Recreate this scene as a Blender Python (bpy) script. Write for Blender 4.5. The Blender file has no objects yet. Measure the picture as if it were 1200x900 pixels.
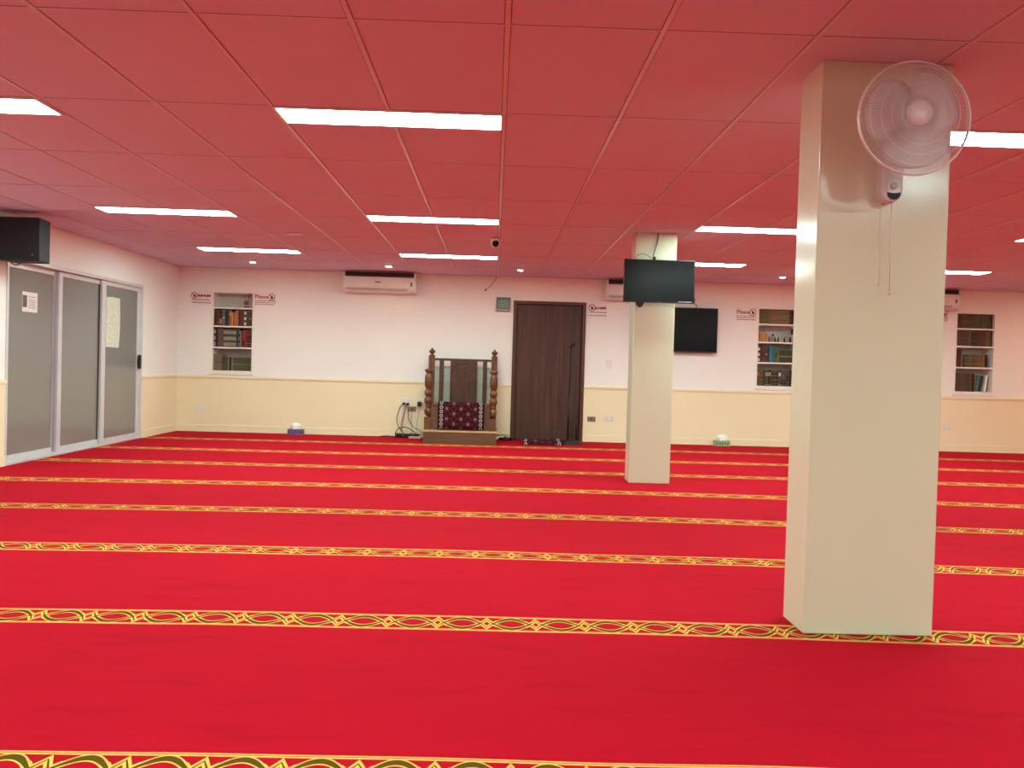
import bpy, math, random
from mathutils import Vector, Matrix
R = random.Random(7)
PI = math.pi
scene = bpy.context.scene
COL = scene.collection

# ------------------------------------------------------------------ materials
def lin(c):
    return tuple(((v/255)/12.92 if v/255 <= .04045 else ((v/255+.055)/1.055)**2.4) for v in c)
MATS = {}
def mat(name, rgb, rough=.5, metal=0, spec=.5, coat=0, bump=None, var=None, alpha=None, sheen=0):
    if name in MATS: return MATS[name]
    m = bpy.data.materials.new(name); m.use_nodes = True
    nt = m.node_tree; b = nt.nodes['Principled BSDF']
    c = lin(rgb)
    b.inputs['Base Color'].default_value = (*c, 1)
    b.inputs['Roughness'].default_value = rough
    b.inputs['Metallic'].default_value = metal
    b.inputs['Specular IOR Level'].default_value = spec
    b.inputs['Coat Weight'].default_value = coat
    b.inputs['Sheen Weight'].default_value = sheen
    tc = nt.nodes.new('ShaderNodeTexCoord')
    if bump:                       # (scale, strength, distance)
        n = nt.nodes.new('ShaderNodeTexNoise'); n.inputs['Scale'].default_value = bump[0]; n.inputs['Detail'].default_value = 3
        bp = nt.nodes.new('ShaderNodeBump'); bp.inputs['Strength'].default_value = bump[1]; bp.inputs['Distance'].default_value = bump[2]
        nt.links.new(tc.outputs['Object'], n.inputs['Vector']); nt.links.new(n.outputs['Fac'], bp.inputs['Height']); nt.links.new(bp.outputs['Normal'], b.inputs['Normal'])
    v = var or (6, .05)            # (scale, amount) slight colour mottling
    n = nt.nodes.new('ShaderNodeTexNoise'); n.inputs['Scale'].default_value = v[0]; n.inputs['Detail'].default_value = 4
    rm = nt.nodes.new('ShaderNodeValToRGB')
    rm.color_ramp.elements[0].position = .3; rm.color_ramp.elements[1].position = .7
    rm.color_ramp.elements[0].color = (*[x*(1-v[1]) for x in c], 1); rm.color_ramp.elements[1].color = (*[min(1, x*(1+v[1])) for x in c], 1)
    nt.links.new(tc.outputs['Object'], n.inputs['Vector']); nt.links.new(n.outputs['Fac'], rm.inputs['Fac']); nt.links.new(rm.outputs['Color'], b.inputs['Base Color'])
    if alpha is not None: b.inputs['Alpha'].default_value = alpha
    MATS[name] = m
    return m
def emis(name, rgb, strength):
    m = bpy.data.materials.new(name); m.use_nodes = True
    b = m.node_tree.nodes['Principled BSDF']
    b.inputs['Base Color'].default_value = (.8, .8, .8, 1)
    b.inputs['Emission Color'].default_value = (*rgb, 1); b.inputs['Emission Strength'].default_value = strength
    MATS[name] = m
    return m
class NX:
    """tiny expression helper for math nodes"""
    def __init__(s, nt): s.nt = nt
    def m(s, op, a, b=None, c=None):
        n = s.nt.nodes.new('ShaderNodeMath'); n.operation = op
        for i, v in enumerate((a, b, c)):
            if v is None: continue
            if isinstance(v, (int, float)): n.inputs[i].default_value = v
            else: s.nt.links.new(v, n.inputs[i])
        return n.outputs[0]
    def mix(s, f, a, b):
        n = s.nt.nodes.new('ShaderNodeMix'); n.data_type = 'RGBA'
        for sock, v in ((n.inputs[0], f), (n.inputs[6], a), (n.inputs[7], b)):
            if isinstance(v, (int, float)): sock.default_value = v
            elif isinstance(v, tuple): sock.default_value = (*v, 1)
            else: s.nt.links.new(v, sock)
        return n.outputs[2]
def noise(nt, vec, scale, detail=3, rough=.5):
    n = nt.nodes.new('ShaderNodeTexNoise'); n.inputs['Scale'].default_value = scale; n.inputs['Detail'].default_value = detail; n.inputs['Roughness'].default_value = rough
    nt.links.new(vec, n.inputs['Vector']); return n.outputs['Fac']

def carpet_material():
    m = bpy.data.materials.new('red_carpet'); m.use_nodes = True; nt = m.node_tree; b = nt.nodes['Principled BSDF']; x = NX(nt); M = x.m
    tc = nt.nodes.new('ShaderNodeTexCoord'); sep = nt.nodes.new('ShaderNodeSeparateXYZ'); nt.links.new(tc.outputs['Object'], sep.inputs[0])
    X, Y = sep.outputs[0], sep.outputs[1]; OB = tc.outputs['Object']
    # the rows bow slightly where the rolls were laid
    xx = M('MULTIPLY', M('ADD', X, CARPET_XC), M('ADD', X, CARPET_XC))
    amp = M('SUBTRACT', .0100, M('MULTIPLY', M('MAXIMUM', M('SUBTRACT', Y, 7.6), 0), .0050))
    Yb = M('ADD', Y, M('MULTIPLY', xx, M('MAXIMUM', amp, .0015)))
    Yb = M('ADD', Yb, M('MULTIPLY', M('MAXIMUM', M('SUBTRACT', 3.2, Y), 0), .036))
    wob = M('MULTIPLY', M('SUBTRACT', noise(nt, OB, .55, 2), .5), .08)
    Yb = M('ADD', Yb, M('ADD', wob, M('MULTIPLY', X, .003)))
    s = M('DIVIDE', M('SUBTRACT', Yb, 3.712), 1.353)
    n = M('ROUND', s)
    v = M('MULTIPLY', M('SUBTRACT', s, n), 1.353/.205)           # stripe spans |v| < .5
    a = M('ABSOLUTE', v)
    ph = M('MULTIPLY', n, .37)
    u = M('ADD', M('DIVIDE', X, .207), ph)
    fu = M('ABSOLUTE', M('SUBTRACT', u, M('ROUND', u)))          # 0 at the knot, .5 at mid lens
    lens = M('MULTIPLY', M('SINE', M('MULTIPLY', M('MAXIMUM', M('SUBTRACT', fu, .125), 0), PI/2/.375)), .325)
    knot = M('MULTIPLY', M('MAXIMUM', M('SUBTRACT', .125, fu), 0), .27/.125)
    d = M('ABSOLUTE', M('SUBTRACT', a, M('ADD', lens, knot)))
    nearx = M('LESS_THAN', fu, .20)
    yel = M('MAXIMUM', M('LESS_THAN', d, .108), M('MULTIPLY', nearx, M('LESS_THAN', d, .13)))
    oli = M('MAXIMUM', M('LESS_THAN', d, M('ADD', .022, M('MULTIPLY', M('MINIMUM', M('MULTIPLY', fu, 3), 1), .05))), 0)
    bord = M('GREATER_THAN', a, .40); inn = M('LESS_THAN', a, .5)
    pin = M('MULTIPLY', M('GREATER_THAN', a, .445), M('LESS_THAN', a, .462))
    red = (.60, .0085, .028)
    big = noise(nt, OB, .9, 3); fine = noise(nt, OB, 45, 2)
    redc = x.mix(M('MULTIPLY', big, .55), (.48, .0024, .0160), (.38, .0014, .0110))
    redc = x.mix(M('MULTIPLY', fine, .35), redc, (.33, .0025, .008))
    mp0 = nt.nodes.new('ShaderNodeMapping'); mp0.inputs['Scale'].default_value = (1.1, 4.5, 1); nt.links.new(OB, mp0.inputs[0])
    wear = M('MULTIPLY', M('MAXIMUM', M('SUBTRACT', noise(nt, mp0.outputs[0], 1.6, 5, .65), .54), 0), 2.6)
    redc = x.mix(M('MINIMUM', wear, .38), redc, (.27, .0012, .0080))
    yc = x.mix(fine, lin((232, 196, 92)), lin((200, 154, 62)))
    oc = lin((92, 68, 16))
    ins = x.mix(yel, redc, yc); ins = x.mix(oli, ins, oc)
    bc = x.mix(pin, x.mix(fine, lin((236, 186, 100)), lin((208, 150, 72))), lin((150, 50, 26)))
    ins = x.mix(bord, ins, bc)
    col = x.mix(inn, redc, ins)
    nt.links.new(col, b.inputs['Base Color']); b.inputs['Roughness'].default_value = 1; b.inputs['Specular IOR Level'].default_value = .08
    b.inputs['Sheen Weight'].default_value = .0
    bp = nt.nodes.new('ShaderNodeBump'); bp.inputs['Strength'].default_value = .55; bp.inputs['Distance'].default_value = .004
    # pile grain, plus soft creases
    mp = nt.nodes.new('ShaderNodeMapping'); mp.inputs['Scale'].default_value = (.5, 2.6, 1); nt.links.new(OB, mp.inputs[0])
    cr = noise(nt, mp.outputs[0], 2.2, 2)
    crease = M('SUBTRACT', 1, M('MINIMUM', M('MULTIPLY', M('ABSOLUTE', M('SUBTRACT', cr, .52)), 40), 1))
    hh = M('ADD', M('MULTIPLY', noise(nt, OB, 120, 2), .6), M('MULTIPLY', crease, .22))
    nt.links.new(hh, bp.inputs['Height']); nt.links.new(bp.outputs['Normal'], b.inputs['Normal'])
    return m
CARPET_XC, CARPET_BOW = 0.2, .0035

def wood_material(name, c1, c2, scale=3, stretch=(9, 9, .5), rough=.45):
    m = bpy.data.materials.new(name); m.use_nodes = True; nt = m.node_tree; b = nt.nodes['Principled BSDF']; x = NX(nt)
    tc = nt.nodes.new('ShaderNodeTexCoord'); mp = nt.nodes.new('ShaderNodeMapping'); mp.inputs['Scale'].default_value = stretch
    nt.links.new(tc.outputs['Object'], mp.inputs[0])
    f = noise(nt, mp.outputs[0], scale, 6, .6)
    r = nt.nodes.new('ShaderNodeValToRGB'); r.color_ramp.elements[0].position = .3; r.color_ramp.elements[1].position = .72
    r.color_ramp.elements[0].color = (*lin(c1), 1); r.color_ramp.elements[1].color = (*lin(c2), 1)
    nt.links.new(f, r.inputs[0]); nt.links.new(r.outputs[0], b.inputs['Base Color'])
    b.inputs['Roughness'].default_value = rough
    bp = nt.nodes.new('ShaderNodeBump'); bp.inputs['Strength'].default_value = .15; bp.inputs['Distance'].default_value = .002
    nt.links.new(f, bp.inputs['Height']); nt.links.new(bp.outputs['Normal'], b.inputs['Normal'])
    MATS[name] = m
    return m

def rug_material(name, ox, oz, hw, axis_v=2, flip=False):
    """dark maroon woven rug: lattice of pale motifs and a ringed border down both sides; ox = centre, oz = first motif row"""
    m = bpy.data.materials.new(name); m.use_nodes = True; nt = m.node_tree; b = nt.nodes['Principled BSDF']; x = NX(nt); M = x.m
    tc = nt.nodes.new('ShaderNodeTexCoord'); sep = nt.nodes.new('ShaderNodeSeparateXYZ'); nt.links.new(tc.outputs['Object'], sep.inputs[0])
    U, V = sep.outputs[0], sep.outputs[axis_v]
    u = M('DIVIDE', M('SUBTRACT', U, ox), .0985); w = M('DIVIDE', M('SUBTRACT', V, oz), .0705)
    iu = M('ROUND', u); iw = M('ROUND', w)
    par = M('GREATER_THAN', M('ABSOLUTE', M('SUBTRACT', M('MODULO', M('ABSOLUTE', M('ADD', iu, iw)), 2), 1)), .5)   # even cells
    du = M('ABSOLUTE', M('MULTIPLY', M('SUBTRACT', u, iu), .0985)); dw = M('ABSOLUTE', M('MULTIPLY', M('SUBTRACT', w, iw), .0705))
    mx = M('MAXIMUM', du, dw)
    mot = M('MULTIPLY', M('LESS_THAN', mx, .020), M('GREATER_THAN', M('ADD', M('LESS_THAN', M('MODULO', mx, .010), .005), M('LESS_THAN', M('ABSOLUTE', M('SUBTRACT', du, dw)), .003)), .5))
    mot = M('MULTIPLY', mot, par)
    au = M('ABSOLUTE', M('SUBTRACT', U, ox))
    fld = M('LESS_THAN', au, hw-.085)
    diag = M('LESS_THAN', M('ABSOLUTE', M('SUBTRACT', M('ADD', M('DIVIDE', du, .0985), M('DIVIDE', dw, .0705)), .5)), .035)
    base = x.mix(noise(nt, tc.outputs['Object'], 60, 3), lin((42, 10, 18)), lin((72, 18, 28)))
    c = x.mix(M('MULTIPLY', M('MULTIPLY', diag, fld), .5), base, lin((120, 70, 74)))
    c = x.mix(M('MULTIPLY', M('MULTIPLY', mot, fld), .5), c, lin((178, 150, 150)))
    bb = M('MULTIPLY', M('GREATER_THAN', au, hw-.072), M('LESS_THAN', au, hw-.022))
    bu = M('SUBTRACT', au, hw-.047); bw = M('MULTIPLY', M('SUBTRACT', M('FRACT', M('DIVIDE', V, .058)), .5), .058)
    rr = M('SQRT', M('ADD', M('MULTIPLY', bu, bu), M('MULTIPLY', bw, bw)))
    ring = M('MULTIPLY', M('GREATER_THAN', rr, .014), M('LESS_THAN', rr, .024))
    ring = M('MAXIMUM', ring, M('LESS_THAN', rr, .005))
    c = x.mix(M('MULTIPLY', bb, .8), c, lin((40, 24, 34)))
    c = x.mix(M('MULTIPLY', M('MULTIPLY', bb, ring), .6), c, lin((195, 190, 190)))
    nt.links.new(c, b.inputs['Base Color']); b.inputs['Roughness'].default_value = .95; b.inputs['Specular IOR Level'].default_value = .1
    MATS[name] = m
    return m

def ceiling_tile_material():
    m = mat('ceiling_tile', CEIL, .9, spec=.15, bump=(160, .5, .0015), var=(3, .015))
    return m

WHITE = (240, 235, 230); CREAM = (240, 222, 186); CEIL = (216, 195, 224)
M_ceil = ceiling_tile_material()
M_bar = mat('grid_bar_white', (214, 196, 208), .28, spec=.5)
M_wall = mat('white_wall_paint', WHITE, .75, spec=.25, bump=(90, .08, .002), var=(1.2, .01))
M_cream = mat('cream_dado_paint', CREAM, .55, spec=.35, bump=(60, .06, .002), var=(1.5, .015))
M_pil = mat('cream_gloss_paint', (216, 214, 187), .17, spec=.5, bump=(3.5, .12, .01), var=(1.5, .02))
M_carpet = carpet_material()
M_alu = mat('white_aluminium', (214, 210, 212), .35, metal=.25)
M_alud = mat('shaded_aluminium_grey', (160, 148, 156), .4, metal=.3)
M_glass = mat('grey_frosted_glass', (132, 128, 122), .13, spec=.55, var=(.8, .03))
M_black = mat('black_plastic', (20, 20, 21), .45)
M_blackgloss = mat('black_screen_glass', (10, 11, 12), .2, spec=.22)
M_speaker = mat('black_speaker_cabinet', (22, 24, 26), .6)
M_grille = mat('black_speaker_grille', (17, 19, 21), .75, bump=(400, .8, .002))
M_white = mat('white_plastic', (228, 224, 222), .35)
M_fanplastic = mat('fan_white_plastic', (214, 204, 208), .3)
M_wire = mat('fan_guard_wire', (224, 216, 216), .35, metal=.2)
M_grey = mat('grey_plastic', (140, 132, 124), .4)
M_bronze = mat('brown_plate', (140, 120, 105), .4, metal=.4)
M_door = wood_material('dark_door_wood', (46, 24, 17), (92, 53, 37), 3.2, (8, 8, .35), .5)
M_doorframe = wood_material('door_frame_wood', (72, 36, 24), (96, 52, 36), 3, (14, 14, .4), .45)
M_mwood = wood_material('carved_brown_wood', (70, 38, 22), (122, 72, 40), 4, (9, 9, 1), .38)
M_mdark = wood_material('dark_brown_wood', (54, 26, 18), (94, 50, 34), 4, (9, 9, 1), .42)
M_mbase = wood_material('base_board_wood', (80, 54, 34), (110, 76, 48), 4, (1, 9, 9), .5)
M_mlight = mat('light_wood_edge', (196, 150, 104), .45)
M_paper = mat('white_paper', (240, 228, 226), .7, spec=.2)
M_redink = mat('red_ink', (150, 30, 34), .8, spec=.1)
M_darkink = mat('dark_red_ink', (92, 26, 30), .8, spec=.1)
M_shelf = mat('white_shelf_board', (236, 228, 220), .5)
M_niche = mat('niche_grey_lining', (206, 198, 190), .7)
M_gold = mat('gold_tooling', (176, 142, 80), .45, metal=.2)
M_pages = mat('paper_edges', (214, 200, 172), .9)
M_light = emis('light_diffuser', (.84, 1.21, 1.12), 44.5)
M_down = emis('downlight_lamp', (1.0, .64, .32), 190)

# ------------------------------------------------------------------ mesh helper
class MB:
    def __init__(s): s.v = []; s.f = []; s.mi = []; s.sm = []; s.cur = 0
    def _add(s, vs, fs, smooth=False, m=None, mtx=None):
        o = len(s.v)
        for p in vs:
            p = Vector(p); s.v.append(mtx @ p if mtx else p)
        for f in fs: s.f.append([i+o for i in f]); s.mi.append(s.cur if m is None else m); s.sm.append(smooth)
        return s
    def box(s, x0, x1, y0, y1, z0, z1, m=None, mtx=None):
        v = [(x, y, z) for z in (z0, z1) for y in (y0, y1) for x in (x0, x1)]
        return s._add(v, [(0, 2, 3, 1), (4, 5, 7, 6), (0, 1, 5, 4), (2, 6, 7, 3), (0, 4, 6, 2), (1, 3, 7, 5)], False, m, mtx)
    def lathe(s, prof, c=(0, 0, 0), n=20, m=None, mtx=None, sm=True):
        vs = []; fs = []
        for r, z in prof:
            for k in range(n): vs.append((c[0]+r*math.cos(2*PI*k/n), c[1]+r*math.sin(2*PI*k/n), c[2]+z))
        for i in range(len(prof)-1):
            for k in range(n):
                a, b = i*n+k, i*n+(k+1) % n; fs.append((a, b, b+n, a+n))
        fs.append(tuple(range(n))[::-1]); fs.append(tuple((len(prof)-1)*n+k for k in range(n)))
        return s._add(vs, fs, sm, m, mtx)
    def tube(s, pts, r, n=8, m=None, mtx=None, closed=False):
        pts = [Vector(p) for p in pts]; N = len(pts); vs = []; fs = []
        prev = None
        for i, p in enumerate(pts):
            if closed: t = pts[(i+1) % N]-pts[i-1]
            else: t = pts[min(i+1, N-1)]-pts[max(i-1, 0)]
            t.normalize()
            if prev is None:
                a = Vector((0, 0, 1)) if abs(t.z) < .9 else Vector((1, 0, 0)); u = t.cross(a).normalized()
            else: u = (prev-t*prev.dot(t)).normalized()
            prev = u; w = t.cross(u); rr = r[i] if isinstance(r, (list, tuple)) else r
            for k in range(n): vs.append(p+rr*(math.cos(2*PI*k/n)*u+math.sin(2*PI*k/n)*w))
        for i in range(N if closed else N-1):
            for k in range(n):
                a, b = i*n+k, i*n+(k+1) % n; c2 = ((i+1) % N)*n
                fs.append((a, b, c2+(k+1) % n, c2+k))
        if not closed: fs.append(tuple(range(n))[::-1]); fs.append(tuple((N-1)*n+k for k in range(n)))
        return s._add(vs, fs, True, m, mtx)
    def ball(s, c, r, n=14, m=None, sc=(1, 1, 1)):
        pr = [(math.sin(PI*(i+.02)/(n+.04)*1.0)*r, -math.cos(PI*(i+.02)/(n+.04))*r) for i in range(n+1)]
        mt = Matrix.Translation(c) @ Matrix.Diagonal((*sc, 1))
        return s.lathe([(max(a, 1e-4), b) for a, b in pr], (0, 0, 0), n*2, m, mt)
    def prism(s, poly, y0, y1, m=None, mtx=None, plane='xz'):
        n = len(poly)
        def P(a, b, d): return (a, d, b) if plane == 'xz' else ((a, b, d) if plane == 'xy' else (d, a, b))
        vs = [P(a, b, y0) for a, b in poly]+[P(a, b, y1) for a, b in poly]
        fs = [tuple(range(n)), tuple(range(n, 2*n))[::-1]]+[(i, i+n, (i+1) % n+n, (i+1) % n) for i in range(n)]
        return s._add(vs, fs, False, m, mtx)
    def build(s, name, mats, parent=None, origin=None, bevel=0, seg=2):
        me = bpy.data.meshes.new(name)
        o = Vector(origin) if origin is not None else (Vector(parent.location) if parent else Vector((0, 0, 0)))
        if parent and parent.parent: o = Vector(parent.matrix_basis.translation)+Vector(parent.parent.location)
        me.from_pydata([tuple(p-o) for p in s.v], [], s.f)
        for i, p in enumerate(me.polygons): p.material_index = s.mi[i]; p.use_smooth = s.sm[i]
        for mm in (mats if isinstance(mats, (list, tuple)) else [mats]): me.materials.append(mm)
        import bmesh
        b = bmesh.new(); b.from_mesh(me); bmesh.ops.recalc_face_normals(b, faces=b.faces); b.to_mesh(me); b.free()
        ob = bpy.data.objects.new(name, me); COL.objects.link(ob)
        if parent: ob.parent = parent
        else: ob.location = o
        if bevel:
            md = ob.modifiers.new('bevel', 'BEVEL'); md.width = bevel; md.segments = seg; md.limit_method = 'ANGLE'; md.angle_limit = .9
        return ob
def tag(o, label, cat, group=None, kind=None):
    o['label'] = label
    if cat: o['category'] = cat
    if group: o['group'] = group
    if kind: o['kind'] = kind
    return o
def empty(name, loc, label=None, cat=None, group=None, kind=None):
    o = bpy.data.objects.new(name, None); o.location = loc; o.empty_display_size = .1; COL.objects.link(o)
    if label: tag(o, label, cat, group)
    if kind: o['kind'] = kind
    return o
def structure(mb, name, mats, label=None, bevel=0, parent=None):
    o = mb.build(name, mats, bevel=bevel, parent=parent); o['kind'] = 'structure'
    if label: o['label'] = label
    return o
def smooth_path(pts, n=8):
    P = [Vector(p) for p in pts]; P = [2*P[0]-P[1]]+P+[2*P[-1]-P[-2]]; out = []
    for i in range(1, len(P)-2):
        for k in range(n):
            t = k/n; a, b, c, d = P[i-1], P[i], P[i+1], P[i+2]
            out.append(.5*((2*b)+(c-a)*t+(2*a-5*b+4*c-d)*t*t+(3*b-a-3*c+d)*t**3))
    out.append(P[-2]); return out
def text_mesh(txt, size, mb, mtx, m=0, bold=0):
    cu = bpy.data.curves.new('t', 'FONT'); cu.body = txt; cu.size = size; cu.extrude = .0006; cu.offset = bold; cu.resolution_u = 2
    ob = bpy.data.objects.new('t', cu); COL.objects.link(ob)
    dg = bpy.context.evaluated_depsgraph_get(); me = ob.evaluated_get(dg).to_mesh()
    mb._add([v.co.copy() for v in me.vertices], [list(p.vertices) for p in me.polygons], False, m, mtx)
    bpy.data.objects.remove(ob); bpy.data.curves.remove(cu)

# ------------------------------------------------------------------ room shell
XL, XR, YB, YR, H = -4.62, 10.4, 13.0, -5.2, 2.395
DADO = .815
# floor: gently uneven carpet sheet
mb = MB(); nx, ny = 60, 90
def fz(x, y):
    if abs(x-XL) < .3 or abs(x-XR) < .3 or y > YB-.3: return 0
    return 0.0
mb._add([(XL-.2+(XR-XL+.4)*i/nx, YR-.2+(YB-YR+.2+.15)*j/ny, fz(XL+(XR-XL)*i/nx, YR+(YB-YR)*j/ny)) for j in range(ny+1) for i in range(nx+1)],
        [(j*(nx+1)+i, j*(nx+1)+i+1, (j+1)*(nx+1)+i+1, (j+1)*(nx+1)+i) for j in range(ny) for i in range(nx)])
mb.box(XL-.2, XR+.2, YR-.2, YB+.15, -.12, -.003, 0)
structure(mb, 'floor', M_carpet, 'red carpet with yellow and olive patterned prayer row stripes')

# ceiling: tiles with T-bar grid
mb = MB(); mb.box(XL-.2, XR+.2, YR-.2, YB+.5, H, H+.12, 0)
GX0, GY0 = .0158, 3.4175
k = math.ceil((XL-GX0)/.6)
while GX0+.6*k < XR:
    x = GX0+.6*k; mb.box(x-.0105, x+.0105, YR, YB, H-.003, H, 1); mb.box(x-.0135, x-.0105, YR, YB, H-.0006, H, 2); mb.box(x+.0105, x+.0135, YR, YB, H-.0006, H, 2); k += 1  # dark strips beside the bars paint in the shade of tile gaps
k = math.ceil((YR-GY0)/1.2)
while GY0+1.2*k < YB:
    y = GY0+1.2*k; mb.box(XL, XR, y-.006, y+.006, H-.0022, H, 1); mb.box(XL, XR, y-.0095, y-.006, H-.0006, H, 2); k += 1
# wall angle around the perimeter
mb.box(XL, XR, YB-.02, YB, H-.006, H, 1); mb.box(XL, XL+.02, YR, YB, H-.006, H, 1)
structure(mb, 'ceiling', [M_ceil, M_bar, mat('painted_gap_shade', (112, 88, 94), .9, spec=.1)], 'suspended tile ceiling with a metal grid, glowing pink from the carpet')

# back wall with openings: niches and door
openings = [(-4.12, -3.53, .883, 2.045), (.262, 1.330, 0, 2.045), (3.875, 4.465, .883, 2.045), (6.835, 7.42, .883, 2.065)]
mb = MB(); x = XL-.12
for (a, b_, z0, z1) in openings:
    mb.box(x, a, YB, YB+.12, DADO, H+.01, 0); mb.box(x, a, YB-.008, YB+.12, 0, DADO, 1)
    mb.box(a, b_, YB, YB+.12, z1, H+.01, 0)
    if z0 > 0:
        mb.box(a, b_, YB, YB+.12, DADO, z0, 0); mb.box(a, b_, YB-.008, YB+.12, 0, DADO, 1)
    x = b_
mb.box(x, XR+.12, YB, YB+.12, DADO, H+.01, 0); mb.box(x, XR+.12, YB-.008, YB+.12, 0, DADO, 1)
structure(mb, 'wall_back', [M_wall, M_cream], 'back wall painted white above a cream dado')
def trim_run(name, x0, x1, y0, y1, z0, z1, lab):
    mb = MB().box(x0, x1, y0, y1, z0, z1); structure(mb, name, M_cream, lab, bevel=.003)
trim_run('trim_1', XL, .262, YB-.022, YB-.008, DADO-.03, DADO+.008, 'cream dado rail on the back wall left of the door')
trim_run('trim_2', 1.330, XR, YB-.022, YB-.008, DADO-.03, DADO+.008, 'cream dado rail on the back wall right of the door')
trim_run('baseboard_back_left', XL, .262, YB-.022, YB-.008, 0, .10, 'cream baseboard on the back wall left of the door')
trim_run('baseboard_back_right', 1.330, XR, YB-.022, YB-.008, 0, .10, 'cream baseboard on the back wall right of the door')

# left wall with the sliding door opening
DY0, DY1, DZ = 8.46, 11.70, 2.0
mb = MB()
for a, b_ in ((YR, DY0), (DY1, YB+.12)):
    mb.box(XL-.12, XL, a, b_, DADO, H+.01, 0); mb.box(XL-.12, XL+.008, a, b_, 0, DADO, 1)
mb.box(XL-.12, XL, DY0, DY1, DZ, H+.01, 0)
structure(mb, 'wall_left', [M_wall, M_cream], 'left wall painted white above a cream dado, holding the sliding doors')
for nm, a, b_, lab in (('trim_3', YR, DY0, 'cream dado rail on the left wall nearer than the sliding doors'), ('trim_4', DY1, YB-.03, 'cream dado rail on the left wall beyond the sliding doors')):
    structure(MB().box(XL+.008, XL+.02, a, b_, DADO-.03, DADO+.008), nm, M_cream, lab, bevel=.003)
for nm, a, b_ in (('baseboard_left_near', YR, DY0), ('baseboard_left_far', DY1, YB-.03)):
    structure(MB().box(XL+.008, XL+.02, a, b_, 0, .10), nm, M_cream, 'cream baseboard on the left wall', bevel=.003)
mb = MB(); mb.box(XR, XR+.12, YR, YB+.12, DADO, H+.01, 0); mb.box(XR-.008, XR+.12, YR, YB+.12, 0, DADO, 1)
structure(mb, 'wall_right', [M_wall, M_cream], 'right wall, white above cream')
mb = MB(); mb.box(XL-.12, XR+.12, YR-.12, YR, DADO, H+.01, 0); mb.box(XL-.12, XR+.12, YR-.12, YR+.008, 0, DADO, 1)
structure(mb, 'wall_rear', [M_wall, M_cream], 'wall behind the viewer')

# ------------------------------------------------------------------ sliding glass doors (structure)
d = empty('door_1', (XL, (DY0+DY1)/2, 0), kind='structure'); d['label'] = 'sliding door of three grey frosted panes in a white aluminium frame'
mb = MB(); mb.box(XL-.10, XL+.012, DY0, DY0+.035, 0, DZ); mb.box(XL-.10, XL+.012, DY1-.05, DY1, 0, DZ)
mb.box(XL-.10, XL+.012, DY0+.035, DY1-.05, DZ-.04, DZ); mb.box(XL-.10, XL+.012, DY0+.035, DY1-.05, 0, .022)
mb.build('door_frame', M_alu, d, bevel=.003)
pan = [(DY0+.035, 9.62, -.085, .018, .11), (9.56, 10.62, -.055, .08, .05), (10.53, DY1-.05, -.025, .11, .075)]
for i, (a, b_, dx, sl, sr) in enumerate(pan):
    xa, xb = XL+dx-.012, XL+dx+.014
    mb = MB(); z0, z1 = .024, DZ-.042
    mb.box(xa, xb, a, a+sl, z0, z1); mb.box(xa, xb, b_-sr, b_, z0, z1)
    mb.box(xa, xb, a+sl, b_-sr, z1-.05, z1); mb.box(xa, xb, a+sl, b_-sr, z0, z0+.055)
    pf = mb.build('door_panel', M_alu, d, bevel=.002)
    MB().box(XL+dx-.003, XL+dx+.003, a+sl, b_-sr, z0+.055, z1-.05).build('glass_pane', M_glass, pf)
    if i < 2:
        MB().box(xb+.001, xb+.006, b_-sr+.004, b_-.002, z0+.01, z1-.005).build('interlock_strip', M_alud, pf, bevel=.002)  # strip coloured mauve grey to paint in the shade between the stiles
mb = MB(); mb.box(XL+.0, XL+.03, 11.575, 11.625, .91, 1.09); mb.box(XL-.011, XL+.0, 11.59, 11.61, .95, 1.05); h = mb.build('door_handle', M_black, d, bevel=.01)
h['label'] = 'black sliding door handle'

# paper notices on the glass
mb = MB(); xs = XL-.085+.0032+.001
mb.box(xs, xs+.002, 8.90, 9.19, 1.49, 1.69, 0); mb.box(xs+.002, xs+.0035, 8.905, 8.985, 1.535, 1.655, 1)
for k in range(6): mb.box(xs+.002, xs+.003, 9.01, 9.16-.02*(k % 2), 1.64-.02*k-(.01 if k else 0), 1.646-.02*k-(.01 if k else 0), 2)
tag(mb.build('paper_notice', [M_paper, mat('notice_photo', (96, 84, 70), .5, var=(30, .5)), mat('faded_ink', (150, 130, 135), .8)], origin=(xs, 9.05, 1.59)), 'small white notice with a dark photo taped to the nearest glass pane', 'notice')
mb = MB(); xs = XL-.025+.0032+.001
pts = [(10.665, 1.175), (11.03, 1.17), (11.045, 1.28), (11.06, 1.40), (11.055, 1.60), (11.045, 1.775), (10.84, 1.782), (10.665, 1.77)]
mb.prism(pts, xs, xs+.002, 0, plane='yz')
m = mat('mottled_lace_sheet', (204, 200, 180), .8, var=(38, .22))
tag(mb.build('patterned_sheet', [m], origin=(xs, 10.8, 1.47)), 'off white mottled sheet hung on the farthest sliding door pane', 'sheet')

# ------------------------------------------------------------------ door in back wall (structure)
d = empty('door_2', (.796, YB, 0), kind='structure'); d['label'] = 'tall dark brown wooden door in the back wall'
mb = MB(); mb.box(.262, .312, YB-.02, YB+.12, 0, 2.045); mb.box(1.280, 1.330, YB-.02, YB+.12, 0, 2.045); mb.box(.312, 1.280, YB-.02, YB+.12, 1.998, 2.045)
mb.build('door_frame', M_doorframe, d, bevel=.003)
MB().box(.315, 1.277, YB+.03, YB+.07, .008, 1.995).build('door_leaf', M_door, d, bevel=.002)
structure(MB().box(.2, 1.4, YB+.12, YB+.15, 0, 2.1), 'wall_behind_door', M_wall)

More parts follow.
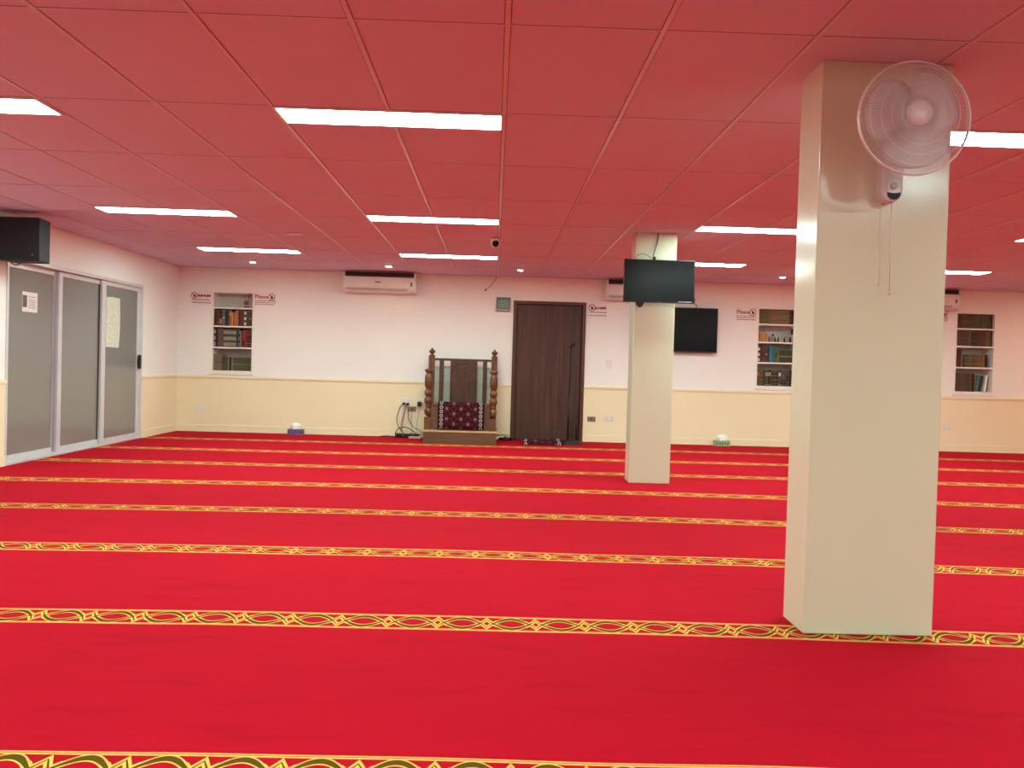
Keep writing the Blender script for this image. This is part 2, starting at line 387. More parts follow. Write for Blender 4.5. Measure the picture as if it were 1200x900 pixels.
# ------------------------------------------------------------------ pillars
def pillar(x0, x1, y0, y1, label):
    mb = MB(); mb.box(x0, x1, y0, y1, 0, H)
    o = mb.build('pillar', M_pil, origin=((x0+x1)/2, (y0+y1)/2, 0), bevel=.006, seg=3)
    tag(o, label, 'pillar')
    return o
PX0, PX1, PY0, PY1 = 1.328, 1.878, 3.67, 3.925
pillar(PX0, PX1, PY0, PY1, 'large glossy cream pillar in the foreground carrying the wall fan')
pillar(1.322, 1.712, 8.43, 8.70, 'smaller cream pillar in mid room behind the hanging television')

# ------------------------------------------------------------------ ceiling lights
def light(x0, y0, label):
    t = empty('ceiling_light', (x0+.6, y0+.15, H), label, 'ceiling light', 'recessed light panels')
    mb = MB(); z0, z1 = H-.009, H-.0005
    mb.box(x0, x0+1.2, y0, y0+.016, z0, z1); mb.box(x0, x0+1.2, y0+.284, y0+.3, z0, z1); mb.box(x0, x0+.016, y0+.016, y0+.284, z0, z1); mb.box(x0+1.184, x0+1.2, y0+.016, y0+.284, z0, z1)
    mb.build('light_frame', M_white, t)
    MB().box(x0+.0165, x0+1.1835, y0+.0165, y0+.2835, H-.008, H-.003).build('diffuser', M_light, t)
rows = [(4.6175, 'nearest row of ceiling lights'), (7.9175, 'middle row of ceiling lights'), (10.6175, 'farthest row of ceiling lights')]
cols = {-3.584: 'leftmost panel in the', -1.184: 'second panel from the left in the', 1.816: 'third panel from the left in the', 4.816: 'rightmost panel in the'}
for y, rn in rows:
    for xx, cn in cols.items():
        if y < 5 and xx > 4: cn = 'rightmost out of frame panel in the'
        light(xx, y, 'white rectangular ' + cn + ' ' + rn)
for y in (1.3175, -2.1825):
    for xx in cols: light(xx, y, 'white rectangular panel overhead behind the viewer')
for y, rn in rows[:2]: light(7.816, y, 'white rectangular panel added out of view to brighten the right side')  # unseen panels added to brighten the right end of the back wall
# downlights
for (x, y, lab) in ((-3.295, 12.06, 'small round warm downlight above the left book niche'), (-1.467, 12.068, 'small round warm downlight in front of the left air conditioner'),
                    (.322, 12.017, 'small round warm downlight above the wooden door'), (3.862, 11.9, 'small round warm downlight in front of the middle book niche')):
    t = empty('downlight', (x, y, H), lab, 'downlight', 'round downlights near the back wall')
    MB().lathe([(.034, -.0005), (.034, -.012), (.050, -.013), (.055, -.004), (.055, -.0005)], (x, y, H), 24).build('trim_ring', M_white, t)
    MB().lathe([(.001, -.020), (.02, -.0185), (.033, -.013), (.033, -.001)], (x, y, H), 20).build('lamp', M_down, t)
for (x, y) in ((8.7, 11.9), (8.9, 9.6), (6.05, 11.95)):  # extra unseen lamps, added to warm the tone at the room's right end
    rr0 = .09 if x > 8 else .033
    t = empty('downlight', (x, y, H), 'round warm downlight added out of view to warm the right side', 'downlight', 'warm downlights added out of view')
    MB().lathe([(rr0+.001, -.0005), (rr0+.001, -.012), (rr0+.016, -.013), (rr0+.02, -.004), (rr0+.02, -.0005)], (x, y, H), 24).build('trim_ring', M_white, t)
    MB().lathe([(.001, -.020), (rr0*.6, -.0185), (rr0, -.013), (rr0, -.001)], (x, y, H), 20).build('lamp', M_down, t)
# dome camera and small sensor
t = empty('security_camera', (-.02, 9.15, H), 'small white dome security camera with dark lens on the ceiling', 'security camera')
MB().lathe([(.001, 0), (.052, 0), (.056, -.012), (.05, -.03), (.052, -.036), (.05, -.060), (.034, -.082), (.015, -.093), (.001, -.095)], (-.02, 9.15, H-.0005), 24).build('housing', M_white, t)
mb = MB(); mb.ball((-.02, 9.122, H-.056), .036, 12); mb.build('lens_dome', M_blackgloss, t)
MB().box(-2.17, -2.03, 9.17, 9.25, H-.02, H-.0055).build('x', M_white)
o = bpy.data.objects['x']; o.name = 'ceiling_sensor'; tag(o, 'small white flat sensor on the ceiling between the left light panels', 'sensor')

# ------------------------------------------------------------------ wall fan
FX, FY, FZ = 1.567, 3.35, 2.074
t = empty('wall_fan', (1.60, PY0, 1.80), 'white wall fan with round guard mounted high on the foreground pillar', 'fan')
def rr(x0, x1, z0, z1, r, n=6):
    pts = []
    for cx, cz, a0 in ((x1-r, z1-r, 0), (x0+r, z1-r, 90), (x0+r, z0+r, 180), (x1-r, z0+r, 270)):
        for k in range(n+1):
            a = math.radians(a0+90*k/n); pts.append((cx+r*math.cos(a), cz+r*math.sin(a)))
    return pts
mb = MB(); mb.prism(rr(1.562, 1.648, 1.805, 2.06, .042), PY0-.075, PY0-.0005); mb.build('mounting_base', M_fanplastic, t, bevel=.008, seg=3)
mb = MB(); mb.prism(rr(1.581, 1.637, 1.812, 1.895, .027, 8), PY0-.079, PY0-.0745); fp = mb.build('control_panel', mat('pale_blue_plastic', (214, 228, 228), .3), t)
pts = [p for p in rr(1.581, 1.637, 1.812, 1.895, .027, 8) if p[1] < 1.8395]
mb = MB(); arc = [(1.581+.056*k/8, 1.843-.004*math.sin(PI*k/8)) for k in range(9)]
low = sorted([p for p in rr(1.581, 1.637, 1.812, 1.895, .027, 8) if p[1] < 1.8385], key=lambda p: math.atan2(p[1]-1.8385, p[0]-1.609))
mb.prism([(1.581, 1.842)]+low+[(1.637, 1.842)]+arc[::-1][1:-1], PY0-.0802, PY0-.079); mb.build('dark_window', M_speaker, fp)
MB().lathe([(.0135, 0), (.0135, .012), (.011, .016), (.001, .017)], n=20, mtx=Matrix.Translation((1.608, PY0-.079, 1.868)) @ Matrix.Rotation(PI/2, 4, 'X')).build('knob', M_fanplastic, fp)
# neck and motor
mb = MB(); mb.tube([(1.597, PY0-.04, 2.03), (1.594, PY0-.07, 2.07), (1.588, PY0-.13, 2.09)], [.034, .036, .030], 14); mb.build('neck', M_fanplastic, t)
rotx = Matrix.Translation((FX, FY, FZ)) @ Matrix.Rotation(PI/2, 4, 'X')     # local +z -> world -y
mb = MB(); mb.lathe([(.001, -.175), (.030, -.172), (.050, -.155), (.060, -.12), (.062, -.08), (.060, -.05), (.001, -.045)], n=28, mtx=rotx); mb.build('motor_housing', M_fanplastic, t)
mb = MB(); mb.tube([(1.585, FY+.12, FZ-.045), (1.60, FY+.12, FZ-.12)], .012, 8); mb.build('tilt_knob', M_fanplastic, t)
# guard: rear basket + front dome
RG = .213
mb = MB()
ring = lambda r, z, n=64: [(r*math.cos(2*PI*k/n), r*math.sin(2*PI*k/n), z) for k in range(n)]
mb.tube(ring(RG, 0), .0045, 8, mtx=rotx, closed=True)
mb.tube(ring(.15, -.052, 48), .0015, 5, mtx=rotx, closed=True)
for k in range(72):
    a = 2*PI*k/72; c, s = math.cos(a), math.sin(a)
    mb.tube([(r*c, r*s, z) for r, z in ((.060, -.062), (.12, -.058), (.17, -.045), (.203, -.018), (RG, 0))], .0009, 4, mtx=rotx)
mb.build('rear_guard', M_wire, t)
mb = MB(); mb.tube(ring(RG, .006), .0045, 8, mtx=rotx, closed=True)
for r, z in ((.185, .040), (.150, .056), (.115, .065), (.08, .071)): mb.tube(ring(r, z, 48), .0011, 5, mtx=rotx, closed=True)
for k in range(150):
    a = 2*PI*k/150+.02; c, s = math.cos(a), math.sin(a)
    mb.tube([(r*c, r*s, z) for r, z in ((.040, .075), (.10, .068), (.15, .056), (.187, .038), (.206, .018), (RG, .006))], .0009, 4, mtx=rotx)
fg = mb.build('front_guard', M_wire, t)
mb = MB(); mb.lathe([(.001, .092), (.02, .0905), (.040, .086), (.050, .078), (.050, .068), (.001, .066)], n=32, mtx=Matrix.Translation((-.014, 0, 0)) @ rotx); mb.build('guard_badge', M_fanplastic, fg)
# blades (at rest), translucent plastic
M_blade = mat('translucent_blade_plastic', (222, 206, 212), .3, alpha=.7)
for j in range(3):
    vs = []; fs = []; n, mrow = 14, 9; a0 = 2*PI*j/3+.5
    for i in range(n+1):
        r = .035+(.188-.035)*i/n; wdt = (.8+.75*math.sin(PI*min(1, i/n*.9+.08)))*1.1
        for q in range(mrow+1):
            u = q/mrow-.5; a = a0+u*wdt*1.32+.25*i/n; zz = -.008+.040*u*(1-.35*i/n)
            vs.append((r*math.cos(a), r*math.sin(a), zz))
    for i in range(n):
        for q in range(mrow): a = i*(mrow+1)+q; fs.append((a, a+1, a+mrow+2, a+mrow+1))
    mb = MB(); mb._add(vs, fs, True, None, rotx); o = mb.build('blade', M_blade, t)
    md = o.modifiers.new('s', 'SOLIDIFY'); md.thickness = .002
MB().lathe([(.001, .022), (.02, .02), (.030, .012), (.032, -.02), (.001, -.022)], n=24, mtx=rotx).build('hub', M_fanplastic, t)
MB().lathe([(.012, -.05), (.012, -.02)], n=12, mtx=rotx).build('shaft', M_grey, t)
mb = MB()
for (x, z) in ((1.575, 1.482), (1.619, 1.441)):
    mb = MB(); mb.tube([(x-.006 if x < 1.6 else x-.004, 3.62, 1.806), (x-.004, 3.62, (z+1.8)/2), (x, 3.62, z)], .0019, 6); c = mb.build('pull_cord', mat('cord_cream', (222, 208, 190), .7), t)
    MB().ball((x, 3.62, z-.007), .0085, 8, sc=(1, 1, .9)).build('cord_bead', mat('bead_cream', (226, 204, 178), .35), c)

# ------------------------------------------------------------------ TV on pillar
def television(x0, x1, z0, z1, y, label, thick=.035, tilt=0):
    t = empty('television', ((x0+x1)/2, y+thick, (z0+z1)/2), label, 'television')
    mb = MB(); b = .011
    mb.box(x0, x1, y, y+thick, z0, z1); mb.build('casing', M_black, t, bevel=.004)
    mb = MB().box(x0+b, x1-b, y-.0012, y, z0+b*1.6, z1-b); mb.build('screen', M_blackgloss, t)
    mb = MB(); mb.box((x0+x1)/2-.13, (x0+x1)/2+.13, y+thick, y+thick+.02, z0+.1, z1-.08); mb.build('rear_cover', M_black, t, bevel=.005)
    return t
tv = television(1.190, 1.856, 1.718, 2.118, 8.26, 'black flat television mounted on the small pillar, tilted bracket behind')
MB().box(1.705, 1.83, 8.2585, 8.26, 1.727, 1.734).build('silver_strip', mat('silver', (190, 190, 190), .3, metal=.6), tv)
MB().box(1.50, 1.55, 8.2585, 8.26, 1.721, 1.727).build('logo_strip', mat('grey_logo', (90, 88, 88), .4), tv)
mb = MB(); mb.box(1.40, 1.60, 8.315, 8.36, 1.84, 2.0); mb.box(1.44, 1.56, 8.36, 8.43, 1.86, 1.98); mb.build('bracket', M_black, tv)
mb = MB(); mb.prism([(1.315, 1.725), (1.395, 1.725), (1.37, 1.675), (1.35, 1.672), (1.325, 1.69)], 8.28, 8.33); mb.build('sensor_box', M_black, tv, bevel=.004)
mb = MB(); mb.tube(smooth_path([(1.528, 8.425, 2.394), (1.527, 8.42, 2.33), (1.50, 8.41, 2.23), (1.478, 8.38, 2.16), (1.475, 8.33, 2.11), (1.475, 8.325, 2.05)]), .0045, 7)
tag(mb.build('power_cable', M_black, origin=(1.528, 8.42, 2.394)), 'black cable dropping from the ceiling to the pillar television', 'cable')
mb = MB(); mb.tube(smooth_path([(1.30, 8.32, 2.10), (1.325, 8.36, 2.165), (1.39, 8.40, 2.185), (1.44, 8.40, 2.165), (1.46, 8.36, 2.13), (1.40, 8.33, 2.08)]), .003, 6)
tag(mb.build('signal_cable', mat('brown_cable', (70, 40, 38), .5), origin=(1.38, 8.36, 2.12)), 'thin looped cable peeking above the pillar television', 'cable')
MB().box(1.465, 1.49, 8.30, 8.33, 2.119, 2.15).build('plug', M_black, tv)
tv2 = television(2.05, 3.255, 1.357, 2.010, 12.90, 'large black television on the back wall half hidden by the small pillar', .05)
mb = MB(); mb.box(2.5, 2.8, 12.97, 12.9995, 1.55, 1.85); mb.build('bracket', M_black, tv2)
mb = MB(); mb.tube(smooth_path([(2.94, 12.95, 2.01), (2.95, 12.97, 2.05), (2.92, 12.99, 2.09), (2.93, 12.995, 2.16)]), .005, 6); mb.build('antenna_lead', M_black, tv2)

# ------------------------------------------------------------------ speaker
SX0, SX1 = -4.60, -4.22
t = empty('wall_speaker', (XL, 8.42, 2.12), 'black loudspeaker box hung high on the left wall above the sliding doors', 'speaker')
cx = -4.40
poly = [(-4.58, 8.42), (-4.54, 8.02), (-4.20, 8.02), (-4.16, 8.42), (-4.20, 8.46), (-4.54, 8.46)]
mb = MB(); mb.prism([(-4.56, 8.50), (-4.58, 8.24), (-4.20, 8.24), (-4.235, 8.50)], 1.925, 2.325, plane='xy'); mb.build('cabinet', M_speaker, t, bevel=.012, seg=3)
g = MB()
n = 12; arc = [(-4.575+.370*k/n, 8.24-.022*math.sin(PI*k/n)) for k in range(n+1)]
g.prism(arc+[(-4.205, 8.24), (-4.575, 8.24)], 1.94, 2.31, plane='xy'); g.build('grille', M_grille, t)
MB().box(-4.27, -4.255, 8.228, 8.24, 1.975, 1.985).build('badge', M_grey, t)
mb = MB(); mb.box(XL+.0005, XL+.045, 8.33, 8.43, 2.05, 2.2); mb.build('wall_bracket', M_black, t)
mb = MB(); mb.tube(smooth_path([(-4.50, 8.49, 1.93), (-4.56, 8.50, 1.905), (-4.60, 8.47, 1.95), (-4.61, 8.45, 2.05)]), .005, 6); mb.build('lead', M_black, t)

# ------------------------------------------------------------------ air conditioners
def aircon(x0, label, w=1.045):
    t = empty('air_conditioner', (x0+w/2, YB, 2.09), label, 'air conditioner')
    y0 = YB-.235
    prof = [(YB-.001, 2.085), (YB-.001, 2.385), (y0+.03, 2.385), (y0+.008, 2.36), (y0, 2.30), (y0+.004, 2.155), (y0+.028, 2.110), (y0+.075, 2.085)]
    MB().prism(prof, x0, x0+w, plane='yz').build('casing', M_white, t, bevel=.006)
    MB().box(x0+.012, x0+w-.012, y0-.006, y0+.001, 2.165, 2.30).build('front_panel', M_white, t, bevel=.003)
    v = MB()
    for k in range(5): v.box(x0+.03, x0+w-.03, y0-.0005, y0+.02, 2.306+k*.013, 2.313+k*.013)
    v.box(x0+.03, x0+w-.03, y0+.002, y0+.012, 2.303, 2.374); v.build('intake_grille', mat('dark_intake', (46, 34, 34), .8), t)
    MB().box(x0+.05, x0+w-.12, y0+.001, y0+.018, 2.118, 2.145, mtx=None).build('louvre', mat('louvre_grey', (176, 166, 160), .5), t, bevel=.002)  # louvre in a darker grey than the casing
    MB().box(x0+.46, x0+.54, y0-.0075, y0-.006, 2.222, 2.242).build('logo_strip', mat('aircon_grey_mark', (130, 116, 116), .5), t)
    MB().box(x0+w-.08, x0+w-.05, y0-.0075, y0-.006, 2.18, 2.24).build('display', mat('aircon_display', (120, 104, 100), .5), t)
aircon(-2.20, 'white split air conditioner high on the back wall, left of the door')
aircon(1.59, 'white split air conditioner mostly hidden behind the pillar television')
aircon(5.715, 'white split air conditioner mostly hidden behind the foreground pillar')

# ------------------------------------------------------------------ wall display, switches, sockets
t = empty('prayer_time_display', (.105, YB, 1.98), 'small grey framed wall display with teal screen beside the door', 'wall display')
MB().box(.005, .215, YB-.035, YB-.0005, 1.878, 2.085).build('frame', M_grey, t, bevel=.004)
MB().box(.024, .198, YB-.038, YB-.035, 1.922, 2.072).build('bezel', M_black, t)
mb = MB(); mb.box(.032, .190, YB-.040, YB-.038, 1.930, 2.060, 0)
for k, (a, z) in enumerate(((.045, 2.03), (.10, 2.035), (.15, 2.02), (.05, 1.985), (.10, 1.99), (.15, 1.975), (.06, 1.945), (.12, 1.948))): mb.box(a, a+.028, YB-.0405, YB-.040, z, z+.014, 1)
mb.build('screen', [mat('teal_screen', (112, 148, 134), .4), mat('teal_mark', (62, 88, 96), .4)], t)
MB().box(.05, .17, YB-.037, YB-.035, 1.892, 1.900).build('button_strip', mat('light_button_strip', (186, 176, 168), .4), t)

def plate(name, x0, x1, z0, z1, label, cat, m, kind='socket', y=YB-.008):
    t = empty(name, ((x0+x1)/2, y, (z0+z1)/2), label, cat)
    MB().box(x0, x1, y-.012, y-.0003, z0, z1).build('face_plate', m, t, bevel=.004)
    zc = (z0+z1)/2; w = x1-x0
    if kind == 'switch':
        MB().box((x0+x1)/2-.008, (x0+x1)/2+.008, y-.016, y-.012, zc-.014, zc+.014).build('rocker', M_white, t, bevel=.002)
    elif kind == 'socket':
        for k in (.25, .75):
            xc = x0+w*k
            mb = MB()
            for dx, dz, a in ((-.008, .006, .5), (.008, .006, -.5), (0, -.012, 0)):
                mb.box(-.0015, .0015, y-.0125, y-.012, -.005, .005, mtx=Matrix.Translation((xc+dx, 0, zc+dz)) @ Matrix.Rotation(a, 4, 'Y'))
            mb.build('outlet', M_black, t)
            MB().box(xc-.005+.014, xc+.005+.014, y-.0155, y-.012, zc+.016, zc+.028).build('rocker', M_white, t, bevel=.001)
    else:
        MB().box((x0+x1)/2-.012, (x0+x1)/2+.012, y-.016, y-.012, zc-.012, zc+.012).build('outlet', M_black, t)
    return t
plate('light_switch', 1.645, 1.735, 1.085, 1.215, 'white light switch on the wall right of the door', 'light switch', M_white, 'switch', y=YB)
plate('power_outlet', -4.325, -4.205, .295, .375, 'white double power outlet low on the wall near the left corner', 'power outlet', M_white)
plate('data_outlet', 1.395, 1.515, .300, .372, 'brown plate with black socket just right of the door', 'data outlet', M_bronze, 'data')
plate('power_outlet', 1.650, 1.778, .318, .395, 'white double power outlet low on the wall right of the door', 'power outlet', M_white)
plate('power_outlet', 6.675, 6.80, .330, .415, 'white double power outlet below the right book niche', 'power outlet', M_white)
plate('power_outlet', -1.335, -1.215, .485, .570, 'white double power outlet with several black plugs, left of the pulpit', 'power outlet', M_white)
plate('data_outlet', -1.234, -1.125, .375, .448, 'brown plate with dark socket just below the cluster of plugs', 'data outlet', M_bronze, 'data')
plate('power_outlet', -1.10, -.985, .490, .570, 'white double power outlet closest to the pulpit post', 'power outlet', M_white)

# plugs and cables
mb = MB(); mb.box(-1.32, -1.28, 12.92, 12.979, .475, .505); tag(mb.build('plug', M_black, origin=(-1.3, 12.979, .49), bevel=.005), 'black plug in the left half of the crowded outlet', 'plug')
mb = MB(); mb.box(-1.265, -1.225, 12.925, 12.979, .47, .50); tag(mb.build('plug', M_black, origin=(-1.245, 12.979, .485), bevel=.005), 'black plug in the right half of the crowded outlet', 'plug')
mb = MB(); mb.box(-1.10, -1.045, 12.90, 12.979, .455, .525); tag(mb.build('power_adapter', M_black, origin=(-1.07, 12.979, .49), bevel=.008), 'black square power adapter plugged in beside the pulpit', 'power adapter')
def cable(name, pts, r, m, label):
    mb = MB(); mb.tube(smooth_path(pts), r, 7); tag(mb.build(name, m, origin=pts[0]), label, 'cable')
cable('power_cable', [(-1.30, 12.91, .485), (-1.345, 12.90, .44), (-1.39, 12.90, .30), (-1.375, 12.89, .18), (-1.32, 12.88, .10), (-1.28, 12.86, .045), (-1.23, 12.83, .014)], .0055, M_black, 'black cable bowing widest to the left below the outlets')
cable('power_cable', [(-1.262, 12.92, .475), (-1.285, 12.93, .36), (-1.31, 12.92, .22), (-1.315, 12.90, .12), (-1.29, 12.86, .05), (-1.25, 12.80, .012)], .005, M_black, 'black cable falling straight from the middle of the outlet')
cable('power_cable', [(-1.238, 12.91, .47), (-1.232, 12.92, .38), (-1.225, 12.92, .29), (-1.19, 12.91, .20), (-1.13, 12.89, .14), (-1.07, 12.88, .12), (-1.03, 12.86, .085), (-1.03, 12.84, .04), (-1.06, 12.82, .012)], .0045, M_black, 'black cable curving right towards the pulpit')
cable('data_cable', [(-1.18, 12.96, .405), (-1.185, 12.94, .30), (-1.18, 12.93, .15), (-1.16, 12.90, .05), (-1.12, 12.86, .010)], .003, mat('grey_cable', (120, 112, 104), .5), 'thin grey cable hanging from the brown plate')
cable('adapter_cable', [(-1.072, 12.94, .455), (-1.08, 12.95, .36), (-1.105, 12.95, .20), (-1.10, 12.93, .08), (-1.08, 12.89, .010)], .0025, mat('grey_cable', (120, 112, 104), .5), 'thin grey lead hanging from the square adapter')
cable('grey_lead', [(-1.29, 12.95, .475), (-1.31, 12.95, .34), (-1.335, 12.94, .20), (-1.33, 12.9, .10), (-1.36, 12.85, .010)], .003, mat('grey_cable', (120, 112, 104), .5), 'thin grey lead just left of the straight black cable')
pts = []
for k in range(52):
    a = k*.55; rx = .12+.025*math.sin(k*1.7); pts.append((-1.25+rx*math.cos(a)*1.2+.04*math.sin(k*.21), 12.84+.055*math.sin(a)+.02*math.cos(k*.9), .012+.006*(k % 4)+.0006*k))
cable('coiled_cable', pts, .0065, M_black, 'black tangle of coiled cable lying on the carpet below the outlets')
cable('coiled_cable', [(-1.40, 12.87, .012), (-1.405, 12.88, .07), (-1.37, 12.89, .12), (-1.30, 12.90, .148), (-1.22, 12.89, .135), (-1.14, 12.87, .09), (-1.10, 12.85, .04), (-1.13, 12.83, .012)], .006, M_black, 'black cable loop standing in an arch above the tangle')
mb = MB(); mb.prism(rr(-1.20, -1.02, 12.72, 12.76, .012), .001, .032, plane='xy'); tag(mb.build('power_board', mat('pale_power_board', (196, 180, 172), .5), origin=(-1.11, 12.74, 0), bevel=.004), 'pale power board on the carpet between cables and pulpit', 'power board')
pts = [(-1.62+.0, 12.86, .01), (-1.52, 12.84, .018), (-1.42, 12.82, .014), (-1.36, 12.80, .020)]
cable('power_cable', pts, .008, M_black, 'short black cable end lying flat left of the tangle')
# cable bundle between pulpit and door
mb = MB(); mb.tube(smooth_path([(.10, 12.88, .012), (.15, 12.80, .03), (.20, 12.86, .045), (.17, 12.92, .02), (.12, 12.84, .03), (.20, 12.80, .014), (.26, 12.86, .035), (.30, 12.84, .02), (.24, 12.90, .014), (.18, 12.88, .05)]), .014, 8)
tag(mb.build('cable_bundle', M_black, origin=(.2, 12.86, 0)), 'small black cable bundle on the carpet between pulpit and door', 'cable')
mb = MB(); mb.tube(smooth_path([(.07, 12.97, .065), (.16, 12.97, .07), (.25, 12.97, .062)]), .005, 6); 
tag(mb.build('wall_cable', mat('grey_cable', (120, 112, 104), .5), origin=(.16, 12.97, .065)), 'grey cable run along the baseboard between pulpit and door', 'cable')
# wire on wall below ceiling
mb = MB(); mb.tube(smooth_path([(.01, 12.994, 2.39), (-.03, 12.994, 2.32), (-.09, 12.994, 2.24), (-.15, 12.992, 2.19)]), .004, 6); mb.ball((-.155, 12.985, 2.183), .014, 8)
tag(mb.build('hanging_wire', mat('brownish_wire', (120, 72, 66), .6), origin=(.01, 12.994, 2.39)), 'thin wire with small tip running down from the ceiling above the pulpit', 'wire')

# ------------------------------------------------------------------ paper signs
def squiggle(mb, x0, x1, z, h, y, seed, m, r=.0032):
    rr_ = random.Random(seed); x = x0
    while x < x1-.01:
        w = min(rr_.uniform(.02, .05), x1-x); n = 6
        pts = [(x+w*k/n, y, z+h*(.5*math.sin(k*1.9+seed)+(.5 if k in (0, 3) else 0))*rr_.uniform(.4, 1)) for k in range(n+1)]
        mb.tube(pts, r, 4, m=m); x += w+.008
def sign(x0, x1, z0, z1, english, label, seed, torn=False):
    t = empty('paper_sign', ((x0+x1)/2, YB, (z0+z1)/2), label, 'sign')
    mb = MB(); mb.box(x0, x1, YB-.003, YB-.0004, z0, z1); mb.build('paper', M_paper, t)
    y = YB-.0045; w = x1-x0; h = z1-z0; r = h*.20
    cx = x1-r*1.5 if english else x0+r*1.5; cz = z1-h*.33
    mb = MB(); mb.tube([(cx+r*math.cos(2*PI*k/28), y, cz+r*math.sin(2*PI*k/28)) for k in range(28)], .0045, 5, closed=True)
    mb.tube([(cx-r*.7, y-.001, cz+r*.7), (cx+r*.7, y-.001, cz-r*.7)], .0035, 5)
    mb.build('prohibition_ring', M_redink, t)
    mb = MB(); mb.prism([(cx-.006, cz+r*.55), (cx+.012, cz+.01), (cx+r*.55, cz-r*.45), (cx-r*.3, cz-r*.6), (cx-.012, cz-.005)], y, y+.0008); mb.build('icon', M_darkink, t)
    mb = MB()
    if english:
        text_mesh('Please', h*.34, mb, Matrix.Translation((x0+w*.04, y+.001, z1-h*.43)) @ Matrix.Rotation(PI/2, 4, 'X'), 0, .0012)
        mb.build('heading', M_redink, t)
        mb = MB()
        for i in range(3):
            x = x0+w*.05; zz = z1-h*(.60+.115*i)
            rd = random.Random(seed*7+i)
            while x < x1-w*.10:
                l = rd.uniform(.012, .04); mb.box(x, min(x+l, x1-w*.04), y, y+.001, zz, zz+.009); x += l+.007
        mb.build('small_print', M_darkink, t)
    else:
        squiggle(mb, x0+w*.38, x1-w*.06, z1-h*.36, .036, y, seed, 0, .0048); mb.build('heading', M_redink, t)
        mb = MB()
        for i in range(2): squiggle(mb, x0+w*.10, x1-w*.05, z1-h*(.62+.19*i), .020, y, seed+i+3, 0, .0040)
        mb.build('small_print', M_darkink, t)
sign(-4.45, -4.135, 1.835, 2.050, False, 'white sign with red circle at its left, left of the left book niche', 3)
sign(-3.525, -3.20, 1.835, 2.062, True, 'white sign reading Please, right of the left book niche', 5)
sign(1.345, 1.640, 1.815, 2.050, False, 'white sign with red circle at the top right corner of the door', 8)
sign(3.540, 3.862, 1.822, 2.052, True, 'white sign reading Please, left of the middle book niche', 11)
sign(6.47, 6.71, 1.90, 2.10, True, 'white sign mostly hidden behind the foreground pillar', 13)

# ------------------------------------------------------------------ book niches
def niche(x0, x1, z0, z1, shelves, label):
    d = .30
    t = empty('niche_bookshelf', ((x0+x1)/2, YB+.1, z0), label, 'bookshelf')
    e = .0012; th = .014
    mb = MB(); y0, y1 = YB-.004, YB+d
    mb.box(x0+e, x0+th, y0, y1, z0+e, z1-e, 0); mb.box(x1-th, x1-e, y0, y1, z0+e, z1-e, 0)
    mb.box(x0+th, x1-th, y0, y1, z1-th, z1-e, 0); mb.box(x0+th, x1-th, y0, y1, z0+e, z0+th, 0)
    mb.build('carcass', M_shelf, t)
    MB().box(x0+th, x1-th, y1-.008, y1, z0+th, z1-th).build('back_panel', M_niche, t)
    for s in shelves: MB().box(x0+th, x1-th, YB-.002, y1-.008, s-.011, s+.011).build('shelf', M_shelf, t)
    MB().box(x0-.02, x1+.02, YB-.014, YB-.0045, z0-.045, z0-.001).build('sill', M_shelf, t, bevel=.003)
niche(-4.12, -3.53, .883, 2.045, (1.809, 1.541, 1.231), 'white recessed bookshelf at the left end of the back wall')
niche(3.875, 4.465, .883, 2.045, (1.803, 1.539, 1.236), 'white recessed bookshelf in the back wall just left of the foreground pillar')
niche(6.835, 7.42, .883, 2.065, (1.825, 1.562, 1.250), 'white recessed bookshelf at the right end of the back wall')

BM = {}
def bmat(c):
    if c not in BM: BM[c] = mat('book_cloth_%d_%d_%d' % c, c, .55, spec=.35, var=(40, .25))
    return BM[c]
def book(x0, w, z, h, c, style, label, group, depth=.185, y=None, lean=0, c2=None):
    y = YB+.03+R.uniform(0, .012) if y is None else y
    g = .0012; w2 = w/2-g; n = 6
    mb = MB()
    # boards and rounded spine
    mb.box(-w2, -w2+.0022, 0.004, depth, 0, h, 0); mb.box(w2-.0022, w2, 0.004, depth, 0, h, 0)
    arc = [(-w2+2*w2*k/n, .004-.006*math.sin(PI*k/n)) for k in range(n+1)]
    mb.prism(arc+[(w2, .007), (-w2, .007)], 0, h, 0, plane='xy')
    mb.box(-w2+.0022, w2-.0022, .007, depth-.005, .003, h-.003, 1)
    def band(a, b_, m, e=.0008):
        ar = [(-w2*.93+2*w2*.93*k/n, .0028-.0062*math.sin(PI*k/n)-e) for k in range(n+1)]
        mb.prism(ar+[(w2*.93, .006), (-w2*.93, .006)], h*a, h*b_, m, plane='xy')
    if style == 'bands':
        for q in (.08, .22, .72, .88): band(q, q+.018, 2)
    elif style == 'two':
        band(.25, .30, 2); band(.70, .74, 2)
    elif style == 'panel':
        band(.62, .84, 2); band(.06, .10, 2)
    elif style == 'blocks':
        for q in (.05, .38, .72): band(q, q+.20, 2)
    elif style == 'ornate':
        for q in (.06, .14, .34, .40, .60, .66, .86, .93): band(q, q+.025, 2)
    elif style == 'low':
        band(.10, .42, 2)
    elif style == 'lines':
        band(.03, .05, 2); band(.95, .97, 2); band(.45, .52, 2)
    o = mb.build('book', [bmat(c), M_pages, bmat(c2) if c2 else M_gold], origin=(0, 0, 0))
    o.location = (x0+w/2, y, z+.0005); o.rotation_euler = (0, lean, 0)
    tag(o, label, 'book', group)
    return o
def row(x0, x1, z, specs, shelf_name, group):
    """specs: (relative width, height, colour, style, words, accent)"""
    tot = sum(s[0] for s in specs); x = x0+.0155; sc = (x1-x0-.032)/tot
    for s in specs:
        w = s[0]*sc; c2 = s[5] if len(s) > 5 else None
        book(x, w, z+.011, s[1]*R.uniform(.99, 1.0), s[2], s[3], s[4]+' '+shelf_name, group, c2=c2); x += w
PALE = (196, 190, 176)
